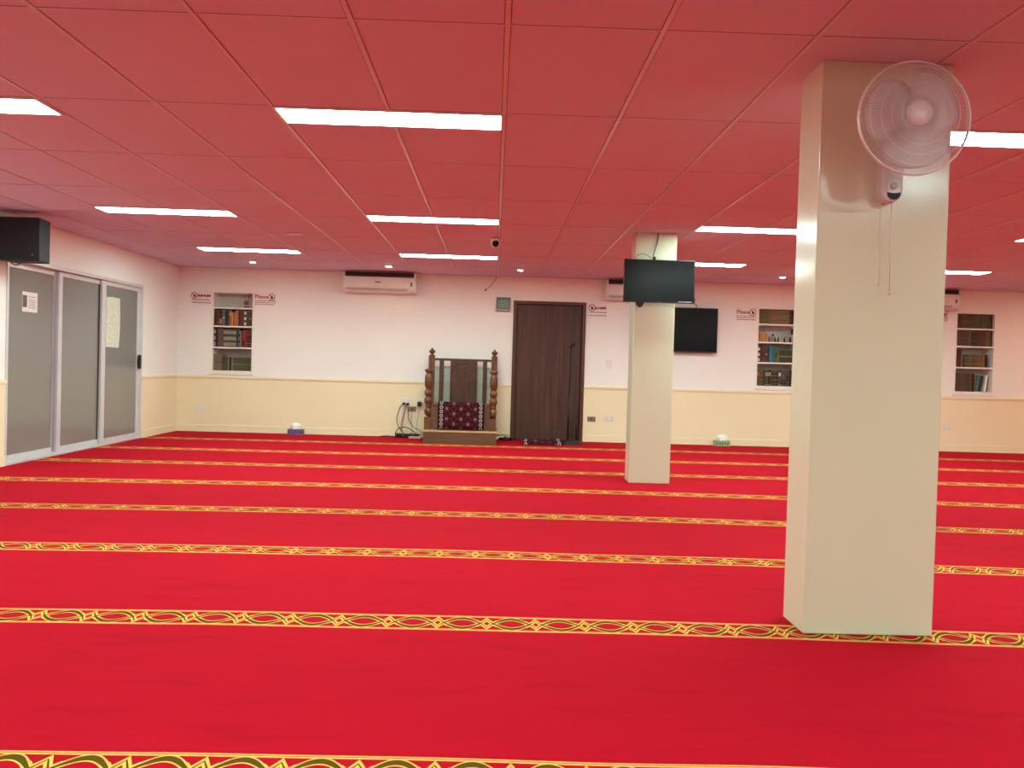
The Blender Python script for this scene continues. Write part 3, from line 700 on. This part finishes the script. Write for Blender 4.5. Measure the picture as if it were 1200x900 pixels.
# ---- left niche
N1 = (-4.12, -3.53)
S = "on the left niche's second shelf"
row(*N1, 1.541, [(35, .235, (52, 28, 26), 'plain', 'dark maroon book at the left end'), (48, .232, (76, 46, 40), 'bands', 'brown banded book second from the left'), (52, .235, (66, 38, 34), 'low', 'dark brown book with gold lower patch', (160, 118, 66)),
    (44, .235, (104, 108, 76), 'lines', 'green grey book', PALE), (34, .232, (34, 36, 50), 'plain', 'dark navy book beside the green grey one'), (36, .235, (46, 46, 68), 'bands', 'blue navy book before the tan ones'),
    (36, .235, (146, 100, 66), 'panel', 'tan book with pale top', (184, 160, 130)), (34, .200, (206, 146, 48), 'plain', 'bright yellow book'), (10, .20, (30, 18, 16), 'plain', 'thin black book between yellow and orange'), (38, .205, (196, 112, 54), 'plain', 'bright orange book'),
    (40, .235, (170, 110, 84), 'plain', 'pale rust book right of the orange one'), (40, .235, (88, 24, 18), 'plain', 'deep red book'), (54, .235, (84, 50, 46), 'ornate', 'brown ornate book left of the black and white one', (110, 74, 60)),
    (38, .235, (26, 20, 20), 'blocks', 'black book with white blocks', (216, 208, 200)), (44, .235, (84, 58, 50), 'ornate', 'brown ornate book right of the black and white one', (110, 84, 68)), (40, .232, (70, 60, 46), 'lines', 'olive brown book second from the right'), (26, .23, (60, 50, 34), 'plain', 'dark olive book at the right end')],
    S, 'books on the second shelf of the left niche')
S = "on the left niche's third shelf"
L3 = [(30, .272, (36, 26, 26), 'blocks', 'black book with white marks at the left end', (170, 160, 152)), (30, .272, (34, 22, 22), 'plain', 'plain black book second from the left')]
L3 += [(32, .270, (106, 76, 72), 'plain', 'one of three mauve brown books near the left end')]*3
L3 += [(29, .262, (70, 66, 54), 'set', 'one of seven matching pale banded books')]*7
L3 = [(s[0], s[1], s[2], 'blocks' if s[3] == 'set' else s[3], s[4], (150, 148, 126) if s[3] == 'set' else (s[5] if len(s) > 5 else None)) for s in L3]
L3 += [(30, .272, (30, 30, 36), 'ornate', 'left one of two blue black ornate books', (96, 96, 104)), (30, .272, (30, 32, 40), 'blocks', 'right one of two blue black ornate books', (104, 106, 114)), (24, .245, (132, 120, 92), 'plain', 'thin beige book left of the red ones'), (18, .23, (70, 56, 44), 'plain', 'thin dark book left of the bright red one'),
    (28, .252, (176, 44, 38), 'low', 'bright red book with dark lower half', (70, 24, 24)), (28, .252, (152, 34, 32), 'plain', 'red book right of the bright red one'), (34, .262, (92, 40, 38), 'bands', 'left one of three dark red end books'), (34, .262, (88, 38, 36), 'bands', 'middle one of three dark red end books'), (34, .262, (84, 36, 34), 'bands', 'right one of three dark red end books')]
row(*N1, 1.231, L3, S, 'books on the third shelf of the left niche')
S = "on the left niche's bottom shelf"
L4 = [(30, .245, (122, 104, 84), 'lines', 'one of four tall grey brown books', (96, 80, 64))]*4
L4 += [(28, .205, (62, 54, 36), 'plain', 'dark olive book beside the tall grey brown ones'), (28, .200, (78, 74, 48), 'bands', 'olive banded book', (120, 110, 80)), (28, .198, (74, 70, 46), 'bands', 'second olive banded book, before the tan strip', (120, 110, 80)), (16, .198, (140, 130, 100), 'plain', 'thin tan book'), (32, .198, (30, 26, 18), 'plain', 'black book right of the thin tan one'), (20, .198, (126, 118, 92), 'plain', 'grey tan book right of the black one'), (22, .198, (104, 98, 72), 'lines', 'grey olive book beside the matching olive set')]
L4 += [(26, .198, (84, 82, 56), 'lines', 'one of six matching olive green books', (120, 116, 84))]*6
L4 += [(32, .198, (88, 72, 50), 'lines', 'one of three olive brown books at the right end', (116, 96, 66))]*3
row(*N1, .886, L4, S, 'books on the bottom shelf of the left niche')
# reed diffuser
t = empty('reed_diffuser', (-3.655, YB+.08, 1.8205), 'small red and white jar with two thin sticks in the left niche', 'diffuser')
MB().lathe([(.028, 0), (.034, .004), (.030, .03), (.020, .05), (.022, .055), (.034, .07), (.036, .095), (.024, .105), (.001, .106)], (-3.655, YB+.08, 1.8205), 16).build('jar', mat('red_label', (150, 62, 56), .5, var=(60, .5)), t)
MB().lathe([(.0355, .030), (.0355, .034)], (-3.655, YB+.08, 1.8205), 16).build('band', M_paper, t)
for dx in (-.045, .045): 
    mb = MB(); mb.tube([(-3.655+dx*.15, YB+.08, 1.925), (-3.655+dx, YB+.08, 2.015)], .003, 6); mb.build('stick', mat('reed_brown', (120, 84, 74), .8), t)
# ---- middle niche
N2 = (3.875, 4.465)
S = "on the middle niche's top shelf"
T = [(40, .208, (104, 98, 62), 'bands', 'one of five greenish books at the left end', (128, 118, 78))]*5+[(40, .205, (132, 112, 76), 'two', 'one of eight tan banded books', (96, 74, 50))]*8+[(40, .205, (88, 50, 36), 'two', 'left one of two reddish brown books', (120, 90, 60)), (36, .205, (70, 30, 22), 'plain', 'right one of two reddish brown books'), (38, .205, (136, 116, 88), 'lines', 'pale tan book at the right end')]
row(*N2, 1.803, T, S, 'books on the top shelf of the middle niche')
S = "on the middle niche's third shelf"
T = [(42, .235, (40, 30, 28), 'blocks', 'black and white striped book at the left end', (214, 204, 196)), (36, .238, (74, 38, 34), 'plain', 'dark red brown book'), (36, .240, (92, 44, 42), 'bands', 'dull red banded book'), (38, .240, (84, 46, 44), 'lines', 'maroon book left of the navy one'), (24, .236, (38, 44, 70), 'plain', 'narrow navy book'),
     (40, .242, (62, 116, 134), 'low', 'light blue book with pale foot', (76, 126, 140)), (34, .240, (44, 108, 104), 'plain', 'teal book right of the light blue one'), (44, .238, (58, 84, 50), 'bands', 'green banded book'), (22, .205, (120, 104, 74), 'plain', 'thin tan book before the green set')]
T += [(25, .195, (62, 68, 46), 'lines', 'one of nine small dark green books at the right', (150, 150, 120))]*9
row(*N2, 1.236, T, S, 'books on the third shelf of the middle niche')
S = "on the middle niche's bottom shelf"
T = [(45, .240, (96, 68, 36), 'panel', 'brown and gold book at the left end', (150, 112, 60)), (45, .240, (88, 66, 40), 'ornate', 'brown ornate book second from the left', (150, 116, 70)), (32, .240, (54, 52, 40), 'plain', 'dark green book before the pale topped ones'), (40, .240, (72, 66, 44), 'panel', 'left one of two pale topped books', (164, 150, 104)), (40, .240, (44, 36, 30), 'panel', 'right one of two pale topped books', (164, 150, 104)),
     (36, .238, (60, 50, 38), 'ornate', 'left one of three ornate dark books', (126, 108, 84)), (36, .238, (52, 40, 34), 'ornate', 'middle one of three ornate dark books', (140, 116, 92)), (36, .238, (46, 38, 32), 'ornate', 'right one of three ornate dark books', (110, 94, 74)), (32, .240, (70, 54, 50), 'panel', 'dark book with a white upper label', (222, 208, 204)),
     (42, .242, (98, 70, 66), 'low', 'left one of two mauve brown books', (60, 40, 38)), (42, .242, (90, 62, 58), 'low', 'right one of two mauve brown books', (60, 40, 38)), (30, .238, (52, 42, 42), 'bands', 'dark grey banded book'), (30, .238, (44, 36, 36), 'plain', 'dark grey plain book'), (36, .240, (60, 52, 50), 'ornate', 'dark book with pale dots at the right end', (170, 160, 150))]
row(*N2, .886, T, S, 'books on the bottom shelf of the middle niche')
# second shelf: basket and bottles
zb = 1.5505
mb = MB(); prof = []
for k in range(15): z = .135*k/14; prof.append((.055+.018*math.sin(PI*k/14*.8+.2)+(.003 if k % 2 else 0), z))
mb.lathe([(.001, 0)]+prof+[(.05, .130), (.045, .02), (.001, .018)], (3.97, YB+.10, zb), 28)
t = empty('wicker_basket', (3.97, YB+.10, zb), 'round tan wicker basket on the second shelf of the middle niche', 'basket')
mb.build('bowl', mat('wicker_tan', (190, 132, 78), .7, var=(60, .4), bump=(120, .6, .004)), t)
mb = MB(); mb.tube(smooth_path([(3.905, YB+.10, zb+.11), (3.93, YB+.10, zb+.155), (3.97, YB+.10, zb+.168), (4.01, YB+.10, zb+.155), (4.035, YB+.10, zb+.11)]), .005, 6); mb.build('handle', mat('wicker_tan_dark', (160, 104, 60), .7), t)
def bottle(x, h, r, c, cap, label, capc=(28, 20, 22)):
    t = empty('perfume_bottle', (x, YB+.07, zb), label, 'bottle', 'bottles on the second shelf of the middle niche')
    MB().lathe([(r*.9, 0), (r, .004), (r, h*.62), (r*.8, h*.70), (r*.42, h*.76), (r*.42, h*.80)], (x, YB+.07, zb), 14).build('body', mat('bottle_%d_%d_%d' % c, c, .2, spec=.6), t)
    MB().lathe([(r*cap, h*.78), (r*cap, h*.98), (r*cap*.85, h), (.0005, h)], (x, YB+.07, zb), 12).build('cap', mat('cap_%d' % capc[0], capc, .35), t)
bottle(4.075, .080, .014, (120, 90, 70), .6, 'thin brown bottle beside the basket')
bottle(4.125, .118, .027, (164, 116, 122), .62, 'pinkish bottle with large black cap, tallest of the row')
bottle(4.166, .070, .013, (70, 34, 34), .7, 'small dark red bottle right of the pink one')
bottle(4.205, .076, .015, (60, 40, 36), .7, 'small dark brown bottle with black cap', (24, 18, 18))
bottle(4.250, .058, .015, (196, 180, 160), .7, 'short pale bottle, lowest of the row', (40, 30, 30))
bottle(4.298, .078, .014, (90, 50, 40), .7, 'amber brown bottle right of the short pale one')
bottle(4.338, .082, .011, (180, 150, 120), .6, 'slim beige bottle second from the right', (90, 60, 40))
bottle(4.385, .074, .018, (44, 28, 30), .8, 'squat black bottle at the right end')
mb = MB(); mb.box(4.405, 4.45, YB+.05, YB+.12, 1.665, 1.745); tag(mb.build('black_box', M_black, origin=(4.43, YB+.085, 1.705), bevel=.01), 'small black case fixed to the right side inside the middle niche', 'case')
# ---- right niche
N3 = (6.835, 7.42)
S = "on the right niche's top shelf"
T = [(34, .204, (58, 36, 28), 'bands', 'left one of two dark books with bands', (110, 76, 54)), (34, .204, (72, 50, 34), 'bands', 'right one of two dark books with bands', (110, 84, 54)), (44, .203, (84, 50, 36), 'plain', 'reddish brown book')]
T += [(38, .203, (88, 68, 44), 'lines', 'one of four brown books beside the olive ones', (110, 88, 58))]*4+[(34, .202, (86, 78, 42), 'bands', 'one of seven olive and tan books', (124, 112, 66))]*7+[(40, .200, (78, 68, 58), 'plain', 'left one of two grey brown end books'), (40, .200, (64, 52, 46), 'plain', 'right one of two grey brown end books')]
row(*N3, 1.825, T, S, 'books on the top shelf of the right niche')
S = "on the right niche's second shelf"
T = [(42, .240, (92, 66, 44), 'lines', 'one of six brown books at the left', (112, 84, 56))]*6+[(20, .238, (132, 104, 66), 'plain', 'thin tan book before the green ones')]+[(40, .232, (66, 66, 48), 'blocks', 'one of three greenish books with dark blocks', (46, 46, 36))]*3+[(38, .238, (92, 52, 38), 'plain', 'one of four reddish brown books')]*4+[(36, .225, (112, 86, 58), 'lines', 'one of two tan books near the right end', (88, 66, 42))]*2+[(40, .230, (68, 46, 30), 'plain', 'dark brown book at the right end')]
row(*N3, 1.562, T, S, 'books on the second shelf of the right niche')
S = "on the right niche's third shelf"
x = 6.852
for k, (w, c, lb) in enumerate(((.033, (72, 44, 36), 'left one of three tall dark brown books'), (.033, (80, 46, 40), 'middle one of three tall dark brown books'), (.030, (84, 42, 38), 'right one of three tall dark brown books'))):
    book(x, w, 1.261, .265, c, 'plain', lb+' '+S, 'books on the third shelf of the right niche'); x += w
book(x+.004, .018, 1.261, .235, (150, 112, 100), 'plain', 'thin pinkish book after the tall ones '+S, 'books on the third shelf of the right niche'); x += .036
for k in range(10):
    c = ((72, 66, 46), (96, 78, 50), (86, 82, 54), (92, 88, 56), (84, 78, 50), (100, 78, 48), (108, 82, 50), (124, 88, 52), (120, 86, 54), (134, 104, 66))[k]
    book(x, .0315, 1.261, .190, c, 'two', 'one of ten small green and tan books '+S, 'books on the third shelf of the right niche', c2=(150, 110, 62)); x += .0315
book(x+.002, .036, 1.261, .188, (30, 20, 20), 'plain', 'small black book ending the row '+S, 'books on the third shelf of the right niche')
S = "on the right niche's bottom shelf"
x = 6.852
for k in range(9): book(x, .0305, .8975, .275, (82, 62, 44), 'bands', 'one of nine tall brown books '+S, 'books on the bottom shelf of the right niche', c2=(104, 80, 54)); x += .0305
book(x, .028, .8975, .272, (26, 18, 16), 'plain', 'tall black book ending the brown set '+S, 'books on the bottom shelf of the right niche'); x += .028
book(x+.004, .02, .8985, .25, (112, 104, 92), 'plain', 'thin grey book beside the tall black one '+S, 'books on the bottom shelf of the right niche'); x += .026
book(x+.02, .045, .9045, .235, (38, 62, 52), 'plain', 'dark green book leaning right '+S, 'books on the bottom shelf of the right niche', lean=.17)
book(x+.004, .010, .9045, .225, (130, 150, 130), 'plain', 'thin pale green book leaning on the dark green one '+S, 'books on the bottom shelf of the right niche', lean=.17, y=YB+.025)
book(x+.066, .010, .9045, .235, (34, 50, 44), 'plain', 'thin dark book leaning behind the white folder '+S, 'books on the bottom shelf of the right niche', lean=.17)
mb = MB(); mb.box(-.012, .012, 0, .20, 0, .24); o = mb.build('document_folder', M_paper, origin=(0, 0, 0), bevel=.002); o.location = (x+.128, YB+.02, .904); o.rotation_euler = (0, .12, 0)
tag(o, 'white document folder leaning at the right end of the bottom shelf', 'folder')
mb = MB(); 
for k, (dx, dz) in enumerate(((.02, .012), (.06, .006), (.11, .014), (.15, .01), (.22, .016))): mb.box(6.86+dx, 6.865+dx, YB-.0158, YB-.0142, .883-dz, .883)

# ------------------------------------------------------------------ pulpit (minbar)
t = empty('pulpit_chair', (-.4475, 12.5, 0), 'carved brown wooden pulpit chair with turned posts standing against the back wall', 'pulpit')
MB().box(-.940, .058, 12.045, 12.955, 0, .155).build('base_step', M_mbase, t, bevel=.003)
MB().box(-.947, .065, 12.035, 12.96, .155, .175).build('base_edge', M_mlight, t, bevel=.004)
front = [(.046, 0), (.046, .15), (.040, .165), (.030, .19), (.036, .205), (.046, .235), (.048, .26), (.040, .29), (.030, .305), (.040, .315), (.040, .33), (.034, .345), (.046, .365), (.052, .395), (.050, .42), (.040, .445), (.030, .452), (.042, .47), (.050, .50), (.047, .53), (.034, .555), (.036, .57), (.047, .60), (.052, .66), (.050, .72), (.042, .76), (.034, .78), (.044, .795), (.056, .805), (.056, .825), (.040, .835), (.001, .84)]
for cx in (-.897, .004):
    mb = MB(); mb.lathe([(min(.055, max(.001, (r-.041)*1.4+.041)), z) for r, z in front[3:-1]]+[(.001, .84)], (cx, 12.245, .175), 20); mb.box(cx-.044, cx+.044, 12.20, 12.29, .175, .345); mb.build('front_post', M_mwood, t)
    mb = MB(); mb.box(cx-.043, cx+.043, 12.76, 12.846, .175, 1.195)
    mb.lathe([(.043, 0), (.044, .012), (.026, .028), (.017, .034), (.020, .040), (.038, .050), (.046, .064), (.044, .078), (.030, .092), (.016, .100), (.011, .105), (.014, .112), (.009, .120), (.001, .126)], (cx, 12.803, 1.192), 20)
    mb.build('rear_post', M_mwood, t)
    sx = 1 if cx < -.4 else -1
    mb = MB(); mb.box(cx-.014, cx+.014, 12.29, 12.76, .185, .53); mb.build('side_panel', M_mwood, t)
    mb = MB(); mb.box(cx-.02, cx+.02, 12.285, 12.76, .955, .985); mb.build('arm_rail', M_mwood, t, bevel=.006)
mb = MB(); mb.box(-.853, -.04, 12.23, 12.25, .178, .505); mb.build('front_panel', M_mbase, t)
mb = MB(); mb.box(-.853, -.04, 12.215, 12.76, .505, .535); mb.build('seat', M_mwood, t, bevel=.006)
mb = MB(); mb.box(-.854, -.039, 12.79, 12.82, 1.133, 1.166); mb.build('top_rail', M_mdark, t, bevel=.004)
for a, b_ in ((-.785, -.722), (-.160, -.097)): MB().box(a, b_, 12.785, 12.815, .535, 1.133).build('back_slat', M_mdark, t, bevel=.003)
# carved central panel
mb = MB(); mb.box(-.628, -.240, 12.79, 12.815, .535, 1.133)
pxc, pzc = -.434, .87
for sgn in (-1, 1):
    for k in range(3):
        cx, cz = pxc+sgn*(.06+.03*k), .80+.10*k
        mb.tube([(cx+sgn*(.045-.004*q)*math.cos(q*.6), 12.789, cz+(.045-.004*q)*math.sin(q*.6)) for q in range(11)], .005, 5)
    mb.tube([(pxc+sgn*.165, 12.789, .56+.5*q/10) for q in range(11)], .005, 5)
for k in range(4): mb.tube([(pxc+.026*math.cos(2*PI*q/16), 12.789, .66+.11*k+.038*math.sin(2*PI*q/16)) for q in range(16)], .005, 5, closed=True)
arch = [(pxc+.15*math.cos(PI*q/12), 12.789, 1.0+.095*math.sin(PI*q/12)) for q in range(13)]; mb.tube(arch, .006, 5)
mb.build('carved_panel', M_mdark, t)
# tinted glass behind the slats
gm = bpy.data.materials.new('pale_green_glass'); gm.use_nodes = True; nt = gm.node_tree; out = nt.nodes['Material Output']; pb = nt.nodes['Principled BSDF']
pb.inputs['Base Color'].default_value = (*lin((205, 216, 214)), 1); pb.inputs['Roughness'].default_value = .1
tr = nt.nodes.new('ShaderNodeBsdfTransparent'); tr.inputs[0].default_value = (*lin((243, 249, 246)), 1); mx = nt.nodes.new('ShaderNodeMixShader'); mx.inputs[0].default_value = .16
nt.links.new(tr.outputs[0], mx.inputs[1]); nt.links.new(pb.outputs[0], mx.inputs[2]); nt.links.new(mx.outputs[0], out.inputs[0])
MB().box(-.853, -.040, 12.824, 12.829, .54, 1.048).build('glass_panel', gm, t)
# rug draped over the seat front
hwr = .318; rc = -.4355
RUG = rug_material('maroon_rug_weave', 0, .474, hwr)
mb = MB(); prof = [(12.50, .545), (12.36, .550), (12.24, .556), (12.205, .560), (12.190, .552), (12.184, .530), (12.182, .45), (12.180, .35), (12.178, .26), (12.180, .192)]
vs = []; nn = 16
for j, (y, z) in enumerate(prof):
    for i in range(nn+1):
        u = i/nn; x = -hwr+2*hwr*u
        vs.append((rc+x, y+.003*math.sin(u*9+j*.4)*(j > 4), z+.003*math.sin(u*14)*(j < 5)))
fs = [(j*(nn+1)+i, j*(nn+1)+i+1, (j+1)*(nn+1)+i+1, (j+1)*(nn+1)+i) for j in range(len(prof)-1) for i in range(nn)]
mb._add(vs, fs, True); o = mb.build('draped_rug', RUG, origin=(rc, 12.3, 0)); md = o.modifiers.new('s', 'SOLIDIFY'); md.thickness = .008; md.offset = 1
tag(o, 'dark maroon patterned rug draped over the seat of the pulpit chair', 'rug')

# folded rug before the door
RUG2 = rug_material('maroon_folded_rug_weave', 0, .0, .28, axis_v=1)
mb = MB(); vs = []; fs = []; NXr, NYr = 30, 14
def top(u, v): return .050+.012*math.sin(u*7+v*3)+.010*math.sin(v*9+u*2)
X0, X1, Y0, Y1 = .425, .985, 12.20, 12.70
vs = [(X0+(X1-X0)*i/NXr+.03*j/NYr, Y0+(Y1-Y0)*j/NYr-.02*i/NXr, top(i/NXr, j/NYr)*min(1, .35+min(i, NXr-i, j*1.5, (NYr-j)*1.5)*.4)) for j in range(NYr+1) for i in range(NXr+1)]
fs = [(j*(NXr+1)+i, j*(NXr+1)+i+1, (j+1)*(NXr+1)+i+1, (j+1)*(NXr+1)+i) for j in range(NYr) for i in range(NXr)]
mb._add(vs, fs, True)
nb = len(mb.v); rim = [i for i in range(NXr+1)]+[j*(NXr+1)+NXr for j in range(1, NYr+1)]+[NYr*(NXr+1)+i for i in range(NXr-1, -1, -1)]+[j*(NXr+1) for j in range(NYr-1, 0, -1)]
low = [(mb.v[i][0], mb.v[i][1], .001) for i in rim]; o0 = len(mb.v); mb.v += [Vector(p) for p in low]
L = len(rim)
for q in range(L): mb.f.append([rim[q], rim[(q+1) % L], o0+(q+1) % L, o0+q]); mb.mi.append(0); mb.sm.append(False)
tag(mb.build('folded_rug', RUG2, origin=(.70, 12.45, 0)), 'folded dark patterned rug lying on the carpet in front of the door', 'rug')
mb = MB(); 
def blob(mb, x0, x1, y0, y1, h, m=0):
    n, k_ = 18, 10; vs = []
    for j in range(k_+1):
        for i in range(n+1):
            u, v = i/n, j/k_; e = (math.sin(PI*u)**.35)*(math.sin(PI*v)**.35) if 0 < u < 1 and 0 < v < 1 else 0
            vs.append((x0+(x1-x0)*u, y0+(y1-y0)*v, .001+e*h*(1+.25*math.sin(u*9+v*5)+.15*math.sin(v*14))))
    mb._add(vs, [(j*(n+1)+i, j*(n+1)+i+1, (j+1)*(n+1)+i+1, (j+1)*(n+1)+i) for j in range(k_) for i in range(n)], True, m)
blob(mb, 1.02, 1.27, 12.36, 12.66, .045)
tag(mb.build('black_cloth_bag', mat('dark_green_black_cloth', (26, 34, 30), .85), origin=(1.14, 12.51, 0)), 'flat dark cloth bag on the carpet right of the folded rug', 'bag')
# microphone stand
t = empty('microphone_stand', (1.10, 12.82, 0), 'tall thin black microphone stand in front of the wooden door', 'microphone stand')
MB().lathe([(.001, 0), (.085, .001), (.087, .012), (.08, .018), (.02, .028), (.014, .05), (.001, .05)], (1.10, 12.82, 0), 28).build('base', M_black, t)
mb = MB(); mb.tube([(1.10, 12.82, .03), (1.106, 12.82, .75)], .0125, 10); mb.tube([(1.106, 12.82, .75), (1.112, 12.82, 1.37)], .009, 10); mb.build('pole', M_black, t)
MB().lathe([(.015, 0), (.018, .01), (.018, .05), (.012, .06)], (1.106, 12.82, .72), 12).build('height_clutch', M_black, t)
mb = MB(); mb.tube([(1.112, 12.82, 1.36), (1.116, 12.81, 1.395), (1.13, 12.80, 1.41)], .010, 8); mb.build('clip', M_black, t)
mb = MB(); mb.tube([(1.085, 12.80, 1.385), (1.115, 12.80, 1.405), (1.14, 12.80, 1.415)], [.011, .013, .016], 10); mb.ball((1.147, 12.80, 1.417), .023, 10)
tag(mb.build('microphone', mat('black_microphone', (24, 22, 22), .5, bump=(600, .5, .001)), origin=(1.12, 12.8, 1.40)), 'black microphone clipped on top of the tall stand', 'microphone')
cable('microphone_cable', [(1.085, 12.79, .56), (1.05, 12.76, .42), (.99, 12.73, .31), (.91, 12.72, .21), (.84, 12.72, .13), (.79, 12.70, .085)], .0035, mat('dark_thin_cable', (38, 26, 24), .6), 'thin black cable arcing from the microphone stand to the folded rug')
t = empty('short_stand', (1.235, 12.93, 0), 'short black stand leaning beside the right door frame', 'stand')
MB().lathe([(.001, 0), (.028, .001), (.028, .012), (.015, .02), (.001, .02)], (1.235, 12.93, 0), 20).build('foot', M_black, t)
mb = MB(); mb.tube([(1.235, 12.93, .015), (1.233, 12.93, .42)], .013, 10); mb.build('pole', M_black, t)

# ------------------------------------------------------------------ tissue boxes
def tissue(x0, x1, c, c2, label):
    t = empty('tissue_box', ((x0+x1)/2, 12.87, 0), label, 'tissue box')
    mb = MB(); mb.box(x0, x1, 12.82, 12.93, .0005, .080, 0)
    w = x1-x0
    for k in range(5): mb.prism([(x0+w*(.1+.17*k), .012+.01*(k % 2)), (x0+w*(.17+.17*k), .03), (x0+w*(.22+.17*k), .062-.01*(k % 2)), (x0+w*(.12+.17*k), .052)], 12.8192, 12.82, 1)
    mb.build('carton', [mat('tissue_%d' % c[0], c, .5, var=(25, .35)), mat('tissue_motif_%d' % c[0], c2, .5)], t)
    vs = []; n = 22
    mb = MB(); cx, cy = (x0+x1)/2, 12.875
    ringv = []
    for j, (r, z) in enumerate(((.065, .080), (.06, .095), (.078, .118), (.055, .148), (.015, .162))):
        for k in range(n):
            a = 2*PI*k/n; q = r*(1+.28*math.sin(3*a+j*1.3)); ringv.append((cx+q*math.cos(a), cy+.45*q*math.sin(a), z+.010*math.sin(4*a+j)))
    mb._add(ringv, [(j*n+k, j*n+(k+1) % n, (j+1)*n+(k+1) % n, (j+1)*n+k) for j in range(4) for k in range(n)]+[tuple(4*n+k for k in range(n))], True)
    mb.build('tissue', mat('white_tissue', (248, 244, 238), .9, spec=.1), t)
tissue(-2.955, -2.735, (112, 84, 132), (56, 40, 78), 'purple tissue box on the carpet against the back wall, left of the pulpit')
tissue(3.255, 3.475, (150, 160, 116), (62, 78, 44), 'green tissue box on the carpet against the back wall, right of the small pillar')

# ------------------------------------------------------------------ camera, render look
def camera():
    f, yaw, pitch, roll, h = 1036.92, .0209, .0210, .0287, 1.0923
    cy, sy, cp, sp = math.cos(yaw), math.sin(yaw), math.cos(pitch), math.sin(pitch)
    fw = Vector((sy*cp, cy*cp, -sp)); rt = Vector((cy, -sy, 0)); up = rt.cross(fw)
    c, s = math.cos(roll), math.sin(roll)
    r2 = c*rt+s*up; u2 = -s*rt+c*up
    mtx = Matrix((r2, u2, -fw)).transposed().to_4x4(); mtx.translation = (0, 0, h)
    cd = bpy.data.cameras.new('camera'); cd.sensor_width = 36; cd.lens = f/1200*36; cd.clip_start = .05
    o = bpy.data.objects.new('camera', cd); COL.objects.link(o); o.matrix_world = mtx
    scene.camera = o
camera()
w = bpy.data.worlds.new('world'); scene.world = w; w.use_nodes = True
w.node_tree.nodes['Background'].inputs[0].default_value = (.02, .02, .02, 1)
scene.view_settings.view_transform = 'Standard'; scene.view_settings.look = 'None'; scene.view_settings.gamma = 1
scene.view_settings.use_curve_mapping = False
scene.view_settings.exposure = 0
